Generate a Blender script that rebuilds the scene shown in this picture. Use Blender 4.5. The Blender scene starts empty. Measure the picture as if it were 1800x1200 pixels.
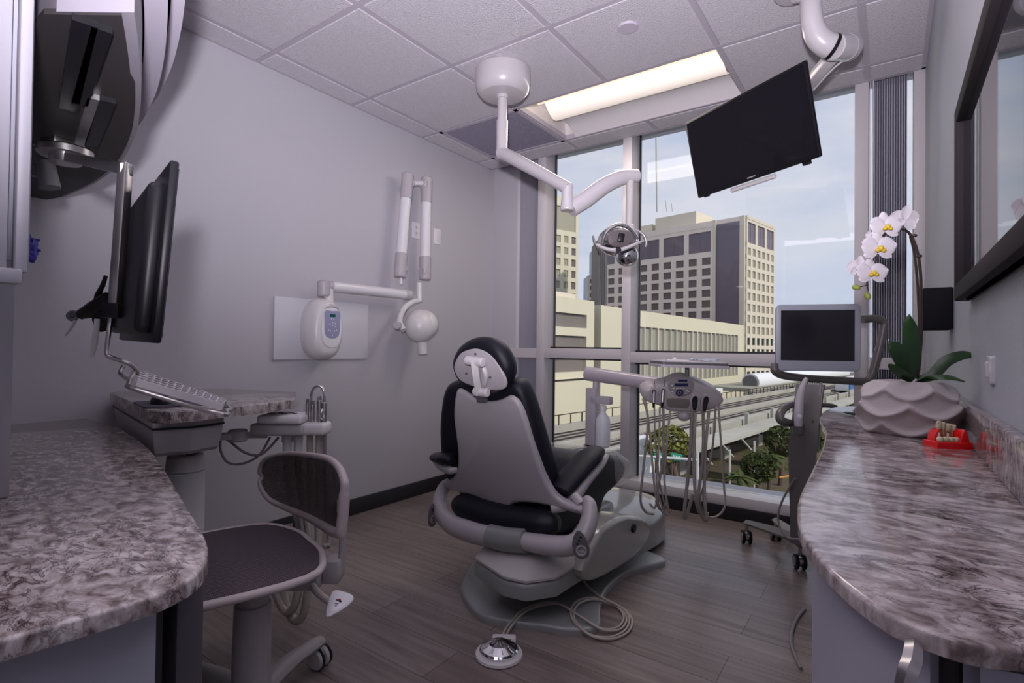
import bpy, bmesh, math, random
from math import sin, cos, pi, radians as RD
from mathutils import Vector as V, Matrix, noise as MN

# ------------------------------------------------------------------ camera
CAM = V((0, 0, 1.055))
yaw, pitch, roll, FPX = -0.61680943, 0.01307331, 0.01225086, 937.585
F_ = V((sin(yaw)*cos(pitch), cos(yaw)*cos(pitch), sin(pitch)))
R0 = V((cos(yaw), -sin(yaw), 0)); U0 = R0.cross(F_)
R_ = R0*cos(roll)+U0*sin(roll); U_ = U0*cos(roll)-R0*sin(roll)
COL = bpy.context.scene.collection
cd = bpy.data.cameras.new('camera'); cam = bpy.data.objects.new('camera', cd); COL.objects.link(cam)
cd.lens = 36*FPX/1800; cd.sensor_width = 36; cd.clip_start = 0.02; cd.clip_end = 3000
m = Matrix((R_, U_, -F_)).transposed().to_4x4(); m.translation = CAM
cam.matrix_world = m
bpy.context.scene.camera = cam

def ray(x, y): return R_*((x-900)/FPX) + U_*((600-y)/FPX) + F_
def at(x, y, d): return CAM + ray(x, y)*d                 # point seen at (x, y), d metres deep
def atX(x, y, X): r = ray(x, y); return CAM + r*((X-CAM.x)/r.x)
def atY(x, y, Y): r = ray(x, y); return CAM + r*((Y-CAM.y)/r.y)
def atZ(x, y, Z): r = ray(x, y); return CAM + r*((Z-CAM.z)/r.z)

# ------------------------------------------------------------------ world, lights, exposure
sc = bpy.context.scene
sc.view_settings.view_transform = 'Standard'; sc.view_settings.look = 'None'
sc.view_settings.gamma = 1; sc.view_settings.use_curve_mapping = False
sc.view_settings.exposure = 0.62
sc.cycles.use_denoising = True
sc.cycles.max_bounces = 8; sc.cycles.transparent_max_bounces = 16
sc.cycles.sample_clamp_indirect = 4; sc.cycles.caustics_reflective = False; sc.cycles.caustics_refractive = False
w = bpy.data.worlds.new('sky'); sc.world = w; w.use_nodes = True
nt = w.node_tree; nt.nodes.clear()
def N(nt, t, **k):
    n = nt.nodes.new(t)
    for a, b in k.items():
        if a in n.inputs: n.inputs[a].default_value = b
        else: setattr(n, a, b)
    return n
tc = N(nt, 'ShaderNodeTexCoord'); sep = N(nt, 'ShaderNodeSeparateXYZ')
nt.links.new(tc.outputs['Generated'], sep.inputs[0])
mp = N(nt, 'ShaderNodeMapping'); mp.inputs['Scale'].default_value = (1.3, 1.3, 4.5); mp.inputs['Location'].default_value = (.3, .1, .2)
nt.links.new(tc.outputs['Generated'], mp.inputs[0])
nz = N(nt, 'ShaderNodeTexNoise', Scale=1.7, Detail=7.0, Roughness=.55); nt.links.new(mp.outputs[0], nz.inputs['Vector'])
cr = N(nt, 'ShaderNodeValToRGB'); cr.color_ramp.elements[0].position = .40; cr.color_ramp.elements[1].position = .60
cr.color_ramp.elements[0].color = (.50, .56, .73, 1); cr.color_ramp.elements[1].color = (.73, .72, .79, 1)
nt.links.new(nz.outputs['Fac'], cr.inputs[0])
gr = N(nt, 'ShaderNodeMapRange'); gr.inputs['From Min'].default_value = -.05; gr.inputs['From Max'].default_value = .35
nt.links.new(sep.outputs['Z'], gr.inputs['Value'])
mx = N(nt, 'ShaderNodeMix', data_type='RGBA'); mx.inputs['A'].default_value = (.56, .62, .76, 1)
nt.links.new(gr.outputs[0], mx.inputs['Factor']); nt.links.new(cr.outputs[0], mx.inputs['B'])
bg = N(nt, 'ShaderNodeBackground', Strength=.70); nt.links.new(mx.outputs['Result'], bg.inputs[0])
wo = N(nt, 'ShaderNodeOutputWorld'); nt.links.new(bg.outputs[0], wo.inputs[0])

def light(name, typ, loc, energy, color, size=None, sy=None, rot=(0, 0, 0), **k):
    l = bpy.data.lights.new(name, typ); l.energy = energy; l.color = color
    if typ == 'AREA': l.shape = 'RECTANGLE'; l.size = size; l.size_y = sy or size
    if typ == 'POINT': l.shadow_soft_size = size
    if typ == 'SUN': l.angle = size
    o = bpy.data.objects.new(name, l); o.location = loc; o.rotation_euler = rot; COL.objects.link(o); return o
sun = light('sun', 'SUN', (0, -20, 60), 1.7, (1.0, .93, .80), RD(3))
sun.rotation_euler = (R0*-.72 + V((F_.x, F_.y, 0))*.55 + V((0, 0, -.6))).to_track_quat('-Z', 'Y').to_euler()
# the camera's own flash, held just above the lens
fl = light('camera_flash', 'SPOT', CAM+V((0, -.06, .16)), 250.0, (.95, .89, 1.0)); fl.data.shadow_soft_size = .035
fl.data.spot_size = RD(118); fl.data.spot_blend = 1.0
fl.rotation_euler = (V((-1.1, 1.72, 1.75))).to_track_quat('-Z', 'Y').to_euler()

# ------------------------------------------------------------------ materials
def mat(name, col, rough=.5, metal=0., spec=.5, bump=None, coat=0., emis=None, alpha=1., noise_col=None, trans=0., sheen=0.):
    m = bpy.data.materials.new(name); m.use_nodes = True; t = m.node_tree; b = t.nodes['Principled BSDF']
    b.inputs['Base Color'].default_value = (*col, 1); b.inputs['Roughness'].default_value = rough
    b.inputs['Metallic'].default_value = metal; b.inputs['Specular IOR Level'].default_value = spec
    b.inputs['Coat Weight'].default_value = coat; b.inputs['Coat Roughness'].default_value = .08
    b.inputs['Alpha'].default_value = alpha; b.inputs['Transmission Weight'].default_value = trans
    if sheen: b.inputs['Sheen Weight'].default_value = sheen
    if emis: b.inputs['Emission Color'].default_value = (*emis[0], 1); b.inputs['Emission Strength'].default_value = emis[1]
    if bump or noise_col:
        c = N(t, 'ShaderNodeTexCoord')
    if noise_col:                                         # (second colour, scale, contrast)
        c2, s, k = noise_col
        n = N(t, 'ShaderNodeTexNoise', Scale=s, Detail=5.0); t.links.new(c.outputs['Object'], n.inputs['Vector'])
        r = N(t, 'ShaderNodeValToRGB'); r.color_ramp.elements[0].position = .5-k; r.color_ramp.elements[1].position = .5+k
        r.color_ramp.elements[0].color = (*col, 1); r.color_ramp.elements[1].color = (*c2, 1)
        t.links.new(n.outputs['Fac'], r.inputs[0]); t.links.new(r.outputs[0], b.inputs['Base Color'])
    if bump:                                              # (scale, strength)
        n = N(t, 'ShaderNodeTexNoise', Scale=bump[0], Detail=4.0); t.links.new(c.outputs['Object'], n.inputs['Vector'])
        u = N(t, 'ShaderNodeBump', Strength=bump[1], Distance=.01); t.links.new(n.outputs['Fac'], u.inputs['Height']); t.links.new(u.outputs[0], b.inputs['Normal'])
    return m
M = {}
M['wall'] = mat('wall_paint', (.485, .475, .51), .55, bump=(120, .08))
M['wallr'] = mat('wall_paint_right', (.47, .50, .54), .5, bump=(120, .08))
M['tile'] = mat('ceiling_tile', (.76, .73, .77), .9, bump=(160, .9), noise_col=((.66, .63, .67), 220, .18))
M['grid'] = mat('ceiling_grid', (.50, .46, .52), .5)
M['base'] = mat('black_rubber', (.012, .012, .016), .4)
M['frame'] = mat('window_aluminium', (.56, .535, .555), .4, .0)
M['white'] = mat('white_enamel', (.74, .73, .75), .28, coat=.3)
M['plastic'] = mat('warm_white_plastic', (.68, .66, .66), .35)
M['shell'] = mat('grey_shell_plastic', (.46, .43, .45), .32, coat=.25)
M['greyp'] = mat('joint_grey_plastic', (.45, .42, .45), .4)
M['dkgrey'] = mat('dark_grey_plastic', (.12, .12, .125), .4)
M['base_grey'] = mat('chair_base_grey', (.26, .27, .265), .3, coat=.3)
M['base_light'] = mat('chair_cover_grey', (.36, .365, .34), .22, coat=.5)
M['black'] = mat('black_plastic', (.008, .008, .010), .38, spec=.25)
M['gloss'] = mat('screen_glass', (.006, .005, .009), .10, spec=.22)
M['uph'] = mat('black_upholstery', (.009, .010, .016), .42, bump=(900, .12), spec=.3)
M['chrome'] = mat('chrome', (.75, .75, .77), .08, 1)
M['steel'] = mat('brushed_steel', (.50, .48, .48), .30, 1)
M['hose'] = mat('beige_hose', (.44, .40, .35), .5)
M['cable'] = mat('grey_cable', (.22, .21, .21), .5)
M['cab'] = mat('cabinet_laminate', (.42, .42, .49), .35)
M['cabdark'] = mat('dark_cabinet_gap', (.035, .032, .035), .6)
M['taupe'] = mat('taupe_metal', (.17, .16, .155), .35, .3)
M['clear'] = mat('clear_film', (.75, .76, .72), .08, alpha=.28)
M['bottle'] = mat('milky_bottle', (.74, .75, .80), .35, spec=.4)
M['alu_tray'] = mat('tray_plastic', (.72, .71, .74), .3)
M['lav'] = mat('keypad_lavender', (.30, .30, .44), .4)
M['navy'] = mat('navy_keypad', (.02, .02, .08), .25)
M['lcd'] = mat('green_lcd', (.0, .10, .08), .2)
M['glove'] = mat('blue_nitrile', (.03, .025, .30), .5)
M['red'] = mat('red_acrylic', (.80, .008, .012), .18, coat=.4)
M['tooth'] = mat('model_tooth', (.62, .58, .38), .3)
M['bone'] = mat('model_bone', (.75, .70, .62), .4)
M['pot'] = mat('matte_white_ceramic', (.56, .51, .50), .55)
M['petal'] = mat('orchid_petal', (.60, .56, .60), .6)
M['yellow'] = mat('orchid_yellow', (.60, .42, .03), .6)
M['stem'] = mat('orchid_stem', (.035, .022, .018), .45)
M['leaf'] = mat('orchid_leaf', (.018, .055, .018), .33, noise_col=((.03, .085, .025), 14, .2))
M['bud'] = mat('orchid_bud', (.25, .30, .06), .5)
M['soil'] = mat('bark_soil', (.03, .02, .015), .9)
M['paper'] = mat('paper', (.75, .72, .72), .7)

def glass_mat(name, tint=(1, 1, 1), refl=.9):
    m = bpy.data.materials.new(name); m.use_nodes = True; t = m.node_tree; t.nodes.clear()
    tr = N(t, 'ShaderNodeBsdfTransparent'); tr.inputs[0].default_value = (*tint, 1)
    gl = N(t, 'ShaderNodeBsdfGlossy', Roughness=.0); gl.inputs[0].default_value = (refl, refl, refl, 1)
    fr = N(t, 'ShaderNodeFresnel', IOR=1.33); mxs = N(t, 'ShaderNodeMixShader'); o = N(t, 'ShaderNodeOutputMaterial')
    t.links.new(fr.outputs[0], mxs.inputs[0]); t.links.new(tr.outputs[0], mxs.inputs[1]); t.links.new(gl.outputs[0], mxs.inputs[2]); t.links.new(mxs.outputs[0], o.inputs[0])
    return m
M['glass'] = glass_mat('window_glass', (.97, .98, .98), 1.0)

def floor_mat():
    m = mat('vinyl_plank', (.2, .17, .17), .32, spec=.4); t = m.node_tree; b = t.nodes['Principled BSDF']
    c = N(t, 'ShaderNodeTexCoord')
    br = N(t, 'ShaderNodeTexBrick'); br.offset = .37; br.inputs['Scale'].default_value = 1
    br.inputs['Brick Width'].default_value = 1.22; br.inputs['Row Height'].default_value = .178; br.inputs['Mortar Size'].default_value = .0015
    br.inputs['Color1'].default_value = (.20, .165, .152, 1); br.inputs['Color2'].default_value = (.28, .235, .218, 1); br.inputs['Mortar'].default_value = (.07, .055, .055, 1)
    t.links.new(c.outputs['Object'], br.inputs['Vector'])
    mp = N(t, 'ShaderNodeMapping'); mp.inputs['Scale'].default_value = (2.2, 34, 1); t.links.new(c.outputs['Object'], mp.inputs[0])
    n = N(t, 'ShaderNodeTexNoise', Scale=1.0, Detail=8.0, Roughness=.65, Distortion=.6); t.links.new(mp.outputs[0], n.inputs['Vector'])
    r = N(t, 'ShaderNodeValToRGB'); r.color_ramp.elements[0].position = .3; r.color_ramp.elements[1].position = .72
    r.color_ramp.elements[0].color = (.62, .60, .60, 1); r.color_ramp.elements[1].color = (1.25, 1.25, 1.25, 1)
    t.links.new(n.outputs['Fac'], r.inputs[0])
    x = N(t, 'ShaderNodeMix', data_type='RGBA', blend_type='MULTIPLY'); x.inputs['Factor'].default_value = 1
    t.links.new(br.outputs['Color'], x.inputs['A']); t.links.new(r.outputs[0], x.inputs['B']); t.links.new(x.outputs['Result'], b.inputs['Base Color'])
    return m
M['floor'] = floor_mat()

def quartz():
    m = mat('quartz', (.6, .55, .55), .10, spec=.5); t = m.node_tree; b = t.nodes['Principled BSDF']
    c = N(t, 'ShaderNodeTexCoord')
    mpq = N(t, 'ShaderNodeMapping'); mpq.inputs['Scale'].default_value = (1.0, 1.6, 1.0); mpq.inputs['Rotation'].default_value = (0, 0, .25)
    t.links.new(c.outputs['Object'], mpq.inputs[0])
    d = N(t, 'ShaderNodeTexNoise', Scale=7.0, Detail=4.0, Distortion=.3); t.links.new(mpq.outputs[0], d.inputs['Vector'])
    mm = N(t, 'ShaderNodeVectorMath', operation='MULTIPLY_ADD'); mm.inputs[1].default_value = (.07, .07, .07)
    t.links.new(d.outputs['Color'], mm.inputs[0]); t.links.new(mpq.outputs[0], mm.inputs[2])
    n1 = N(t, 'ShaderNodeTexNoise', Scale=27.0, Detail=8.0, Roughness=.62, Distortion=.5); t.links.new(mm.outputs[0], n1.inputs['Vector'])
    r1 = N(t, 'ShaderNodeValToRGB'); e = r1.color_ramp.elements
    e[0].position = .36; e[0].color = (.12, .09, .085, 1); e[1].position = .66; e[1].color = (.56, .515, .505, 1)
    q = e.new(.45); q.color = (.25, .205, .20, 1); q = e.new(.55); q.color = (.41, .36, .355, 1)
    t.links.new(n1.outputs['Fac'], r1.inputs[0])
    n2 = N(t, 'ShaderNodeTexNoise', Scale=17.0, Detail=7.0, Roughness=.66, Distortion=.9); t.links.new(mm.outputs[0], n2.inputs['Vector'])
    s = N(t, 'ShaderNodeMath', operation='SUBTRACT'); s.inputs[1].default_value = .5; t.links.new(n2.outputs['Fac'], s.inputs[0])
    ab = N(t, 'ShaderNodeMath', operation='ABSOLUTE'); t.links.new(s.outputs[0], ab.inputs[0])
    r2 = N(t, 'ShaderNodeValToRGB'); e = r2.color_ramp.elements; e[0].position = .0; e[0].color = (.10, .08, .09, 1); e[1].position = .03; e[1].color = (1, 1, 1, 1)
    t.links.new(ab.outputs[0], r2.inputs[0])
    n3 = N(t, 'ShaderNodeTexNoise', Scale=3.5, Detail=3.0); t.links.new(mpq.outputs[0], n3.inputs['Vector'])
    r3 = N(t, 'ShaderNodeValToRGB'); e = r3.color_ramp.elements; e[0].position = .42; e[1].position = .58
    t.links.new(n3.outputs['Fac'], r3.inputs[0])
    x = N(t, 'ShaderNodeMix', data_type='RGBA', blend_type='MULTIPLY')
    t.links.new(r3.outputs[0], x.inputs['Factor']); t.links.new(r1.outputs[0], x.inputs['A']); t.links.new(r2.outputs[0], x.inputs['B'])
    t.links.new(x.outputs['Result'], b.inputs['Base Color'])
    return m
M['quartz'] = quartz()

def weave(name, c1, c2, scale, alpha):
    m = mat(name, c1, .7); t = m.node_tree; b = t.nodes['Principled BSDF']
    c = N(t, 'ShaderNodeTexCoord'); sp = N(t, 'ShaderNodeSeparateXYZ'); t.links.new(c.outputs['UV'], sp.inputs[0])
    outs = []
    for ax in 'XY':
        a = N(t, 'ShaderNodeMath', operation='MULTIPLY'); a.inputs[1].default_value = scale; t.links.new(sp.outputs[ax], a.inputs[0])
        s = N(t, 'ShaderNodeMath', operation='SINE'); t.links.new(a.outputs[0], s.inputs[0]); outs.append(s)
    p = N(t, 'ShaderNodeMath', operation='MULTIPLY'); t.links.new(outs[0].outputs[0], p.inputs[0]); t.links.new(outs[1].outputs[0], p.inputs[1])
    r = N(t, 'ShaderNodeValToRGB'); r.color_ramp.elements[0].position = .35; r.color_ramp.elements[1].position = .75
    r.color_ramp.elements[0].color = (*c1, 1); r.color_ramp.elements[1].color = (*c2, 1)
    t.links.new(p.outputs[0], r.inputs[0]); t.links.new(r.outputs[0], b.inputs['Base Color'])
    if alpha < 1:
        g = N(t, 'ShaderNodeMapRange'); g.inputs['From Min'].default_value = .1; g.inputs['From Max'].default_value = .5
        g.inputs['To Min'].default_value = alpha; g.inputs['To Max'].default_value = 1
        t.links.new(p.outputs[0], g.inputs['Value']); t.links.new(g.outputs[0], b.inputs['Alpha'])
    return m
M['mesh_seat'] = weave('seat_mesh', (.040, .028, .036), (.20, .155, .185), 900, 1)
M['mesh_back'] = weave('back_mesh', (.065, .048, .045), (.24, .19, .18), 900, .66)

# exterior
M['cream'] = mat('cream_concrete', (.66, .62, .49), .85, noise_col=((.62, .58, .46), .05, .3), spec=.05)
M['cream2'] = mat('rosy_shade_concrete', (.78, .68, .62), .85, spec=.05)  # cream tower's left face: rosy tone of its shade put into the colour
M['cream3'] = mat('pale_concrete', (.66, .60, .50), .85, spec=.05)
M['win'] = mat('tower_window', (.17, .14, .14), .5, spec=.08)
M['windk'] = mat('tower_window_dark', (.03, .04, .035), .4, spec=.08)
M['winlt'] = mat('tower_window_blind', (.36, .34, .27), .6, spec=.05)
M['violet'] = mat('bronze_glass', (.15, .12, .155), .3)
M['louvre'] = mat('grey_louvre', (.34, .34, .30), .7, spec=.05)
M['garage'] = mat('garage_opening', (.20, .18, .17), .8, spec=.05)
M['asphalt'] = mat('asphalt', (.13, .125, .13), .9, noise_col=((.20, .19, .19), .12, .15), spec=.05)
M['verge'] = mat('dry_verge', (.16, .12, .10), .95, noise_col=((.10, .11, .05), .25, .15), spec=.05)
M['track'] = mat('track_bed', (.030, .024, .022), .9, noise_col=((.075, .062, .055), .8, .2), spec=.05)
M['rail'] = mat('rail_steel', (.40, .37, .36), .5, .3)
M['conc'] = mat('pale_viaduct_concrete', (.36, .345, .31), .8, noise_col=((.46, .45, .41), .3, .2), spec=.05)
M['roofw'] = mat('white_roof', (.74, .75, .78), .5)
M['crown'] = mat('tree_foliage', (.12, .125, .035), .8, noise_col=((.26, .27, .07), 1.1, .2), spec=.05)
M['crown2'] = mat('dark_tree_foliage', (.03, .045, .018), .85, noise_col=((.09, .11, .04), .8, .2), spec=.05)
M['bark'] = mat('bark', (.14, .10, .085), .9, spec=.05)
M['green'] = mat('sign_green', (.0, .22, .14), .6)
M['blue'] = mat('train_blue', (.02, .12, .40), .4)
M['dkbld'] = mat('dark_building', (.11, .105, .115), .6)
M['pole'] = mat('pole_grey', (.5, .5, .5), .6)
M['orange'] = mat('orange_arm', (.6, .28, .05), .6)

# ------------------------------------------------------------------ mesh builder
ORG = {}
class MB:
    def __init__(s, X=None): s.bm = bmesh.new(); s.X = X or Matrix()
    def add(s, b2, L=None):
        T = s.X @ (L or Matrix())
        bmesh.ops.transform(b2, matrix=T, verts=b2.verts[:])
        if T.determinant() < 0: bmesh.ops.reverse_faces(b2, faces=b2.faces[:])
        me = bpy.data.meshes.new('t'); b2.to_mesh(me); b2.free(); s.bm.from_mesh(me); bpy.data.meshes.remove(me); return s
    def box(s, c, sz, rot=None, bev=0, seg=2, L=None):
        b = bmesh.new(); bmesh.ops.create_cube(b, size=1); bmesh.ops.scale(b, vec=sz, verts=b.verts[:])
        if bev: bmesh.ops.bevel(b, geom=b.edges[:], offset=min(bev, min(sz)*.49), segments=seg, profile=.5, affect='EDGES')
        T = Matrix.Translation(c)
        if rot is not None: T = T @ (rot if isinstance(rot, Matrix) else Matrix.Rotation(rot[2], 4, 'Z') @ Matrix.Rotation(rot[1], 4, 'Y') @ Matrix.Rotation(rot[0], 4, 'X'))
        return s.add(b, (L or Matrix()) @ T)
    def bb(s, a, b, bev=0, seg=2):                        # box between two corners
        a = V(a); b = V(b); return s.box((a+b)/2, [abs(q) for q in (b-a)], None, bev, seg)
    def loft(s, rings, cap=True, close=False):
        b = bmesh.new(); R = [[b.verts.new(p) for p in r] for r in rings]; n = len(R[0])
        k = len(R)
        for i in range(k if close else k-1):
            A, B = R[i], R[(i+1) % k]
            for j in range(n): 
                try: b.faces.new((A[j], A[(j+1) % n], B[(j+1) % n], B[j]))
                except ValueError: pass
        if cap and not close:
            b.faces.new(R[0][::-1]); b.faces.new(R[-1])
        bmesh.ops.remove_doubles(b, verts=b.verts[:], dist=1e-6)
        bmesh.ops.recalc_face_normals(b, faces=b.faces[:])
        return s.add(b)
    def tube(s, pts, r, seg=12, sub=0, cap=True, flat=1.0, up=None, close=False):
        P = [V(p) for p in pts]; rr = [r]*len(P) if not hasattr(r, '__len__') else list(r)
        if sub: P, rr = smooth(P, rr, sub, close)
        n = len(P); rings = []; prev = None
        for i in range(n):
            if close: t = P[(i+1) % n]-P[i-1]
            else: t = P[min(i+1, n-1)]-P[max(i-1, 0)]
            t.normalize()
            if prev is None:
                a = V(up) if up else (V((0, 0, 1)) if abs(t.z) < .9 else V((1, 0, 0)))
            else: a = prev
            a = (a - t*a.dot(t))
            if a.length < 1e-6: a = t.orthogonal()
            a.normalize(); prev = a; c = t.cross(a)
            rings.append([P[i]+(a*cos(2*pi*j/seg)*flat+c*sin(2*pi*j/seg))*rr[i] for j in range(seg)])
        return s.loft(rings, cap, close)
    def lathe(s, prof, o=(0, 0, 0), ax=(0, 0, 1), seg=32, sx=1, sy=1):
        q = V(ax).to_track_quat('Z', 'Y').to_matrix(); o = V(o)
        rings = [[o+q @ V((r*cos(2*pi*j/seg)*sx, r*sin(2*pi*j/seg)*sy, z)) for j in range(seg)] for r, z in [(max(r, 1e-4), z) for r, z in prof]]
        return s.loft(rings, True)
    def cyl(s, a, b, r, r2=None, seg=24, bev=.0):
        a = V(a); b = V(b); d = b-a; h = d.length; r2 = r if r2 is None else r2
        pr = [(r-bev, 0), (r, bev), (r2, h-bev), (r2-bev, h)] if bev else [(r, 0), (r2, h)]
        return s.lathe(pr, a, d, seg)
    def prism(s, out, L, d, bev=0, seg=3, back=False):     # outline (x,y) extruded 0..d along local z; rounded rim
        n = len(out); c = sum((V(p) for p in out), V((0, 0)))/n
        def ins(k):
            res = []
            for i in range(n):
                a, b, e = V(out[i-1]), V(out[i]), V(out[(i+1) % n])
                t1 = (b-a).normalized() if (b-a).length > 1e-9 else V((1, 0)); t2 = (e-b).normalized() if (e-b).length > 1e-9 else t1
                nn = V((t1.y, -t1.x))+V((t2.y, -t2.x))
                nn = nn.normalized() if nn.length > 1e-6 else V((t1.y, -t1.x))
                res.append(b-nn*k*sgn)
            return res
        area = sum(out[i-1][0]*out[i][1]-out[i][0]*out[i-1][1] for i in range(n)); sgn = 1 if area > 0 else -1
        rings = []
        if bev and back:
            for j in range(seg): a = pi/2*(j/seg); rings.append([L @ V((*p, bev*(1-sin(a)))) for p in ins(bev*(1-cos(pi/2-a) if False else 1-sin(pi/2*(j/seg))) )] if False else [L @ V((p.x, p.y, bev*(1-sin(a)))) for p in ins(bev*(1-cos(a)))][::1])
            rings = rings[::-1]
            rings = [[L @ V((p.x, p.y, bev*(1-sin(pi/2*j/seg)))) for p in ins(bev*(1-cos(pi/2*j/seg)))] for j in range(seg, -1, -1)]
            rings.reverse(); rings = rings[::-1]
        else: rings = [[L @ V((p[0], p[1], 0)) for p in out]]
        if bev: rings += [[L @ V((p.x, p.y, d-bev+bev*sin(pi/2*j/seg))) for p in ins(bev*(1-cos(pi/2*j/seg)))] for j in range(0, seg+1)]
        else: rings.append([L @ V((p[0], p[1], d)) for p in out])
        return s.loft(rings)
    def ell(s, c, r, rot=None, seg=20, rings=12):
        b = bmesh.new(); bmesh.ops.create_uvsphere(b, u_segments=seg, v_segments=rings, radius=1)
        T = Matrix.Translation(c) @ (rot or Matrix()) @ Matrix.Diagonal((*r, 1)); return s.add(b, T)
    def sheet(s, grid, th=0):                             # grid of points -> surface with thickness
        b = bmesh.new(); G = [[b.verts.new(p) for p in r] for r in grid]
        for i in range(len(G)-1):
            for j in range(len(G[0])-1): b.faces.new((G[i][j], G[i][j+1], G[i+1][j+1], G[i+1][j]))
        uv = b.loops.layers.uv.new('UVMap')
        if th:
            bmesh.ops.recalc_face_normals(b, faces=b.faces[:]); bmesh.ops.solidify(b, geom=b.faces[:], thickness=th)
        return s.add(b)
def smooth(P, rr, sub, close=False):
    o, q = [], []; n = len(P)
    g = (lambda i: P[i % n]) if close else (lambda i: P[min(max(i, 0), n-1)])
    for i in range(n if close else n-1):
        p0, p1, p2, p3 = g(i-1), g(i), g(i+1), g(i+2); ra, rb = rr[i], rr[(i+1) % n]
        for k in range(sub):
            t = k/sub
            o.append(.5*((2*p1)+(p2-p0)*t+(2*p0-5*p1+4*p2-p3)*t*t+(-p0+3*p1-3*p2+p3)*t**3)); q.append(ra+(rb-ra)*t)
    if not close: o.append(P[-1].copy()); q.append(rr[-1])
    return o, q
def sm2(pts, sub=5): return [(p.x, p.y) for p in smooth([V((x, y, 0)) for x, y in pts], [0]*len(pts), sub, True)[0]]
def rrect(w, h, r, n=5):
    o = []
    for cx, cy, a in ((w/2-r, h/2-r, 0), (-w/2+r, h/2-r, pi/2), (-w/2+r, -h/2+r, pi), (w/2-r, -h/2+r, 3*pi/2)):
        for k in range(n+1): o.append((cx+r*cos(a+pi/2*k/n), cy+r*sin(a+pi/2*k/n)))
    return o
def frame(o, x, y=None, z=None):                          # matrix from origin and axes (x kept, others made square)
    x = V(x).normalized()
    if z is not None: z = V(z); z = (z-x*z.dot(x)).normalized(); y = z.cross(x)
    else: y = V(y); y = (y-x*y.dot(x)).normalized(); z = x.cross(y)
    m = Matrix((x, y, z)).transposed().to_4x4(); m.translation = V(o); return m

def obj(name, mb, m, parent=None, ang=35, label=None):
    me = bpy.data.meshes.new(name)
    org = ORG.get(parent.name, V((0, 0, 0))) if parent else V((0, 0, 0))
    if org.length: bmesh.ops.translate(mb.bm, vec=-org, verts=mb.bm.verts[:])
    mb.bm.to_mesh(me); mb.bm.free()
    me.materials.append(M[m] if isinstance(m, str) else m)
    me.shade_smooth(); me.set_sharp_from_angle(angle=RD(ang))
    o = bpy.data.objects.new(name, me); COL.objects.link(o)
    if parent: o.parent = parent; ORG[o.name] = org
    if label: o['label'] = label
    return o
def thing(name, label, cat, loc, group=None):
    o = bpy.data.objects.new(name, None); COL.objects.link(o); o.location = loc; o.empty_display_size = .05
    o['label'] = label; o['category'] = cat; ORG[o.name] = V(loc)
    if group: o['group'] = group
    return o
def tag(o, label, cat, group=None, kind=None):
    o['label'] = label; o['category'] = cat
    if group: o['group'] = group
    if kind: o['kind'] = kind
    return o
def struct(name, mb, m, parent=None):
    o = obj(name, mb, m, parent)
    if not parent: o['kind'] = 'structure'
    return o
def uvplanar(o, X):                                       # planar UVs in metres along the axes of X
    me = o.data; uv = me.uv_layers.new(name='UVMap') if not me.uv_layers else me.uv_layers[0]
    Xi = X.inverted(); org = ORG.get(o.name, V((0, 0, 0)))
    for lp in me.loops: p = Xi @ (me.vertices[lp.vertex_index].co+org); uv.data[lp.index].uv = (p.x, p.y)
# ------------------------------------------------------------------ room shell
XL, XR, YW, YG, YB, ZC = -2.75, .15, 3.53, 3.68, -1.3, 2.56
struct('floor', MB().bb((XL-.1, YB-.1, -.12), (XR+.1, YW+.02, 0)), 'floor')
struct('wall_left', MB().bb((XL-.12, YB-.1, 0), (XL, YW, ZC+.3)).bb((XL-.12, YW, 0), (XL, YG+.2, ZC+.3)), 'wall')
mw_ = MB(); mw_.bb((XL, YW+.06, 0), (XL+.235, YG+.2, ZC+.3)); mw_.cyl((XL+.235, YW+.09, 0), (XL+.235, YW+.09, ZC+.3), .03, seg=20)
struct('wall_corner', mw_, 'wall')
struct('wall_right', MB().bb((XR, YB-.1, 0), (XR+.12, YG+.2, ZC+.3)), 'wallr')
struct('wall_rear', MB().bb((XL-.1, YB-.12, 0), (XR+.12, YB, ZC+.3)), 'wall')
struct('baseboard_left', MB().bb((XL, YB, 0), (XL+.012, YW+.06, .10), .004), 'base')
mb = MB(); mb.bb((XL+.0, YW-.012, 0), (XR, YW+.14, .085), .003); struct('baseboard_window', mb, 'base')
# ceiling: slab, tiles and T bars (2 ft grid read from the photograph)
GX = [-1.912+.612*k for k in range(-1, 4)]; GY = [2.705-.612*k+.0 for k in range(-0, 8)]
GX0 = -2.588+.612*0; 
gx = [-2.575, -1.916, -1.306, -.70, -.105]; gy = [3.335, 2.72, 2.11, 1.50, .89, .28, -.33, -.94]
LX0, LX1, LY0, LY1 = -1.916, -.70, 2.72, 3.335            # the troffer's opening
mb = MB(); mb.bb((XL-.1, YB-.1, ZC+.14), (XR+.1, YG+.3, ZC+.30))
struct('ceiling', mb, 'wall')
def holes(x0, x1, y0, y1):
    return x0 >= LX0-.01 and x1 <= LX1+.01 and y0 >= LY0-.01 and y1 <= LY1+.01
xs = [XL]+gx+[XR]; ys = [YW]+gy+[YB]
mb = MB(); nt_ = 0
for i in range(len(xs)-1):
    for j in range(len(ys)-1):
        x0, x1, y0, y1 = xs[i], xs[i+1], ys[j+1], ys[j]
        if holes(x0, x1, y0, y1): continue
        if i == 1 and j == 1: continue                    # air grille
        if abs(x1-x0) < .02: continue
        g = .012
        mb.bb((x0+g, y0+g, ZC-.004), (x1-g, y1-g, ZC+.02), .006, 1)
t_ = struct('ceiling_tiles', mb, 'tile')
mb = MB()
for x in gx: mb.bb((x-.013, YB, ZC-.001), (x+.013, LY0 if LX0+.1 < x < LX1-.1 else YW, ZC+.03))
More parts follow.
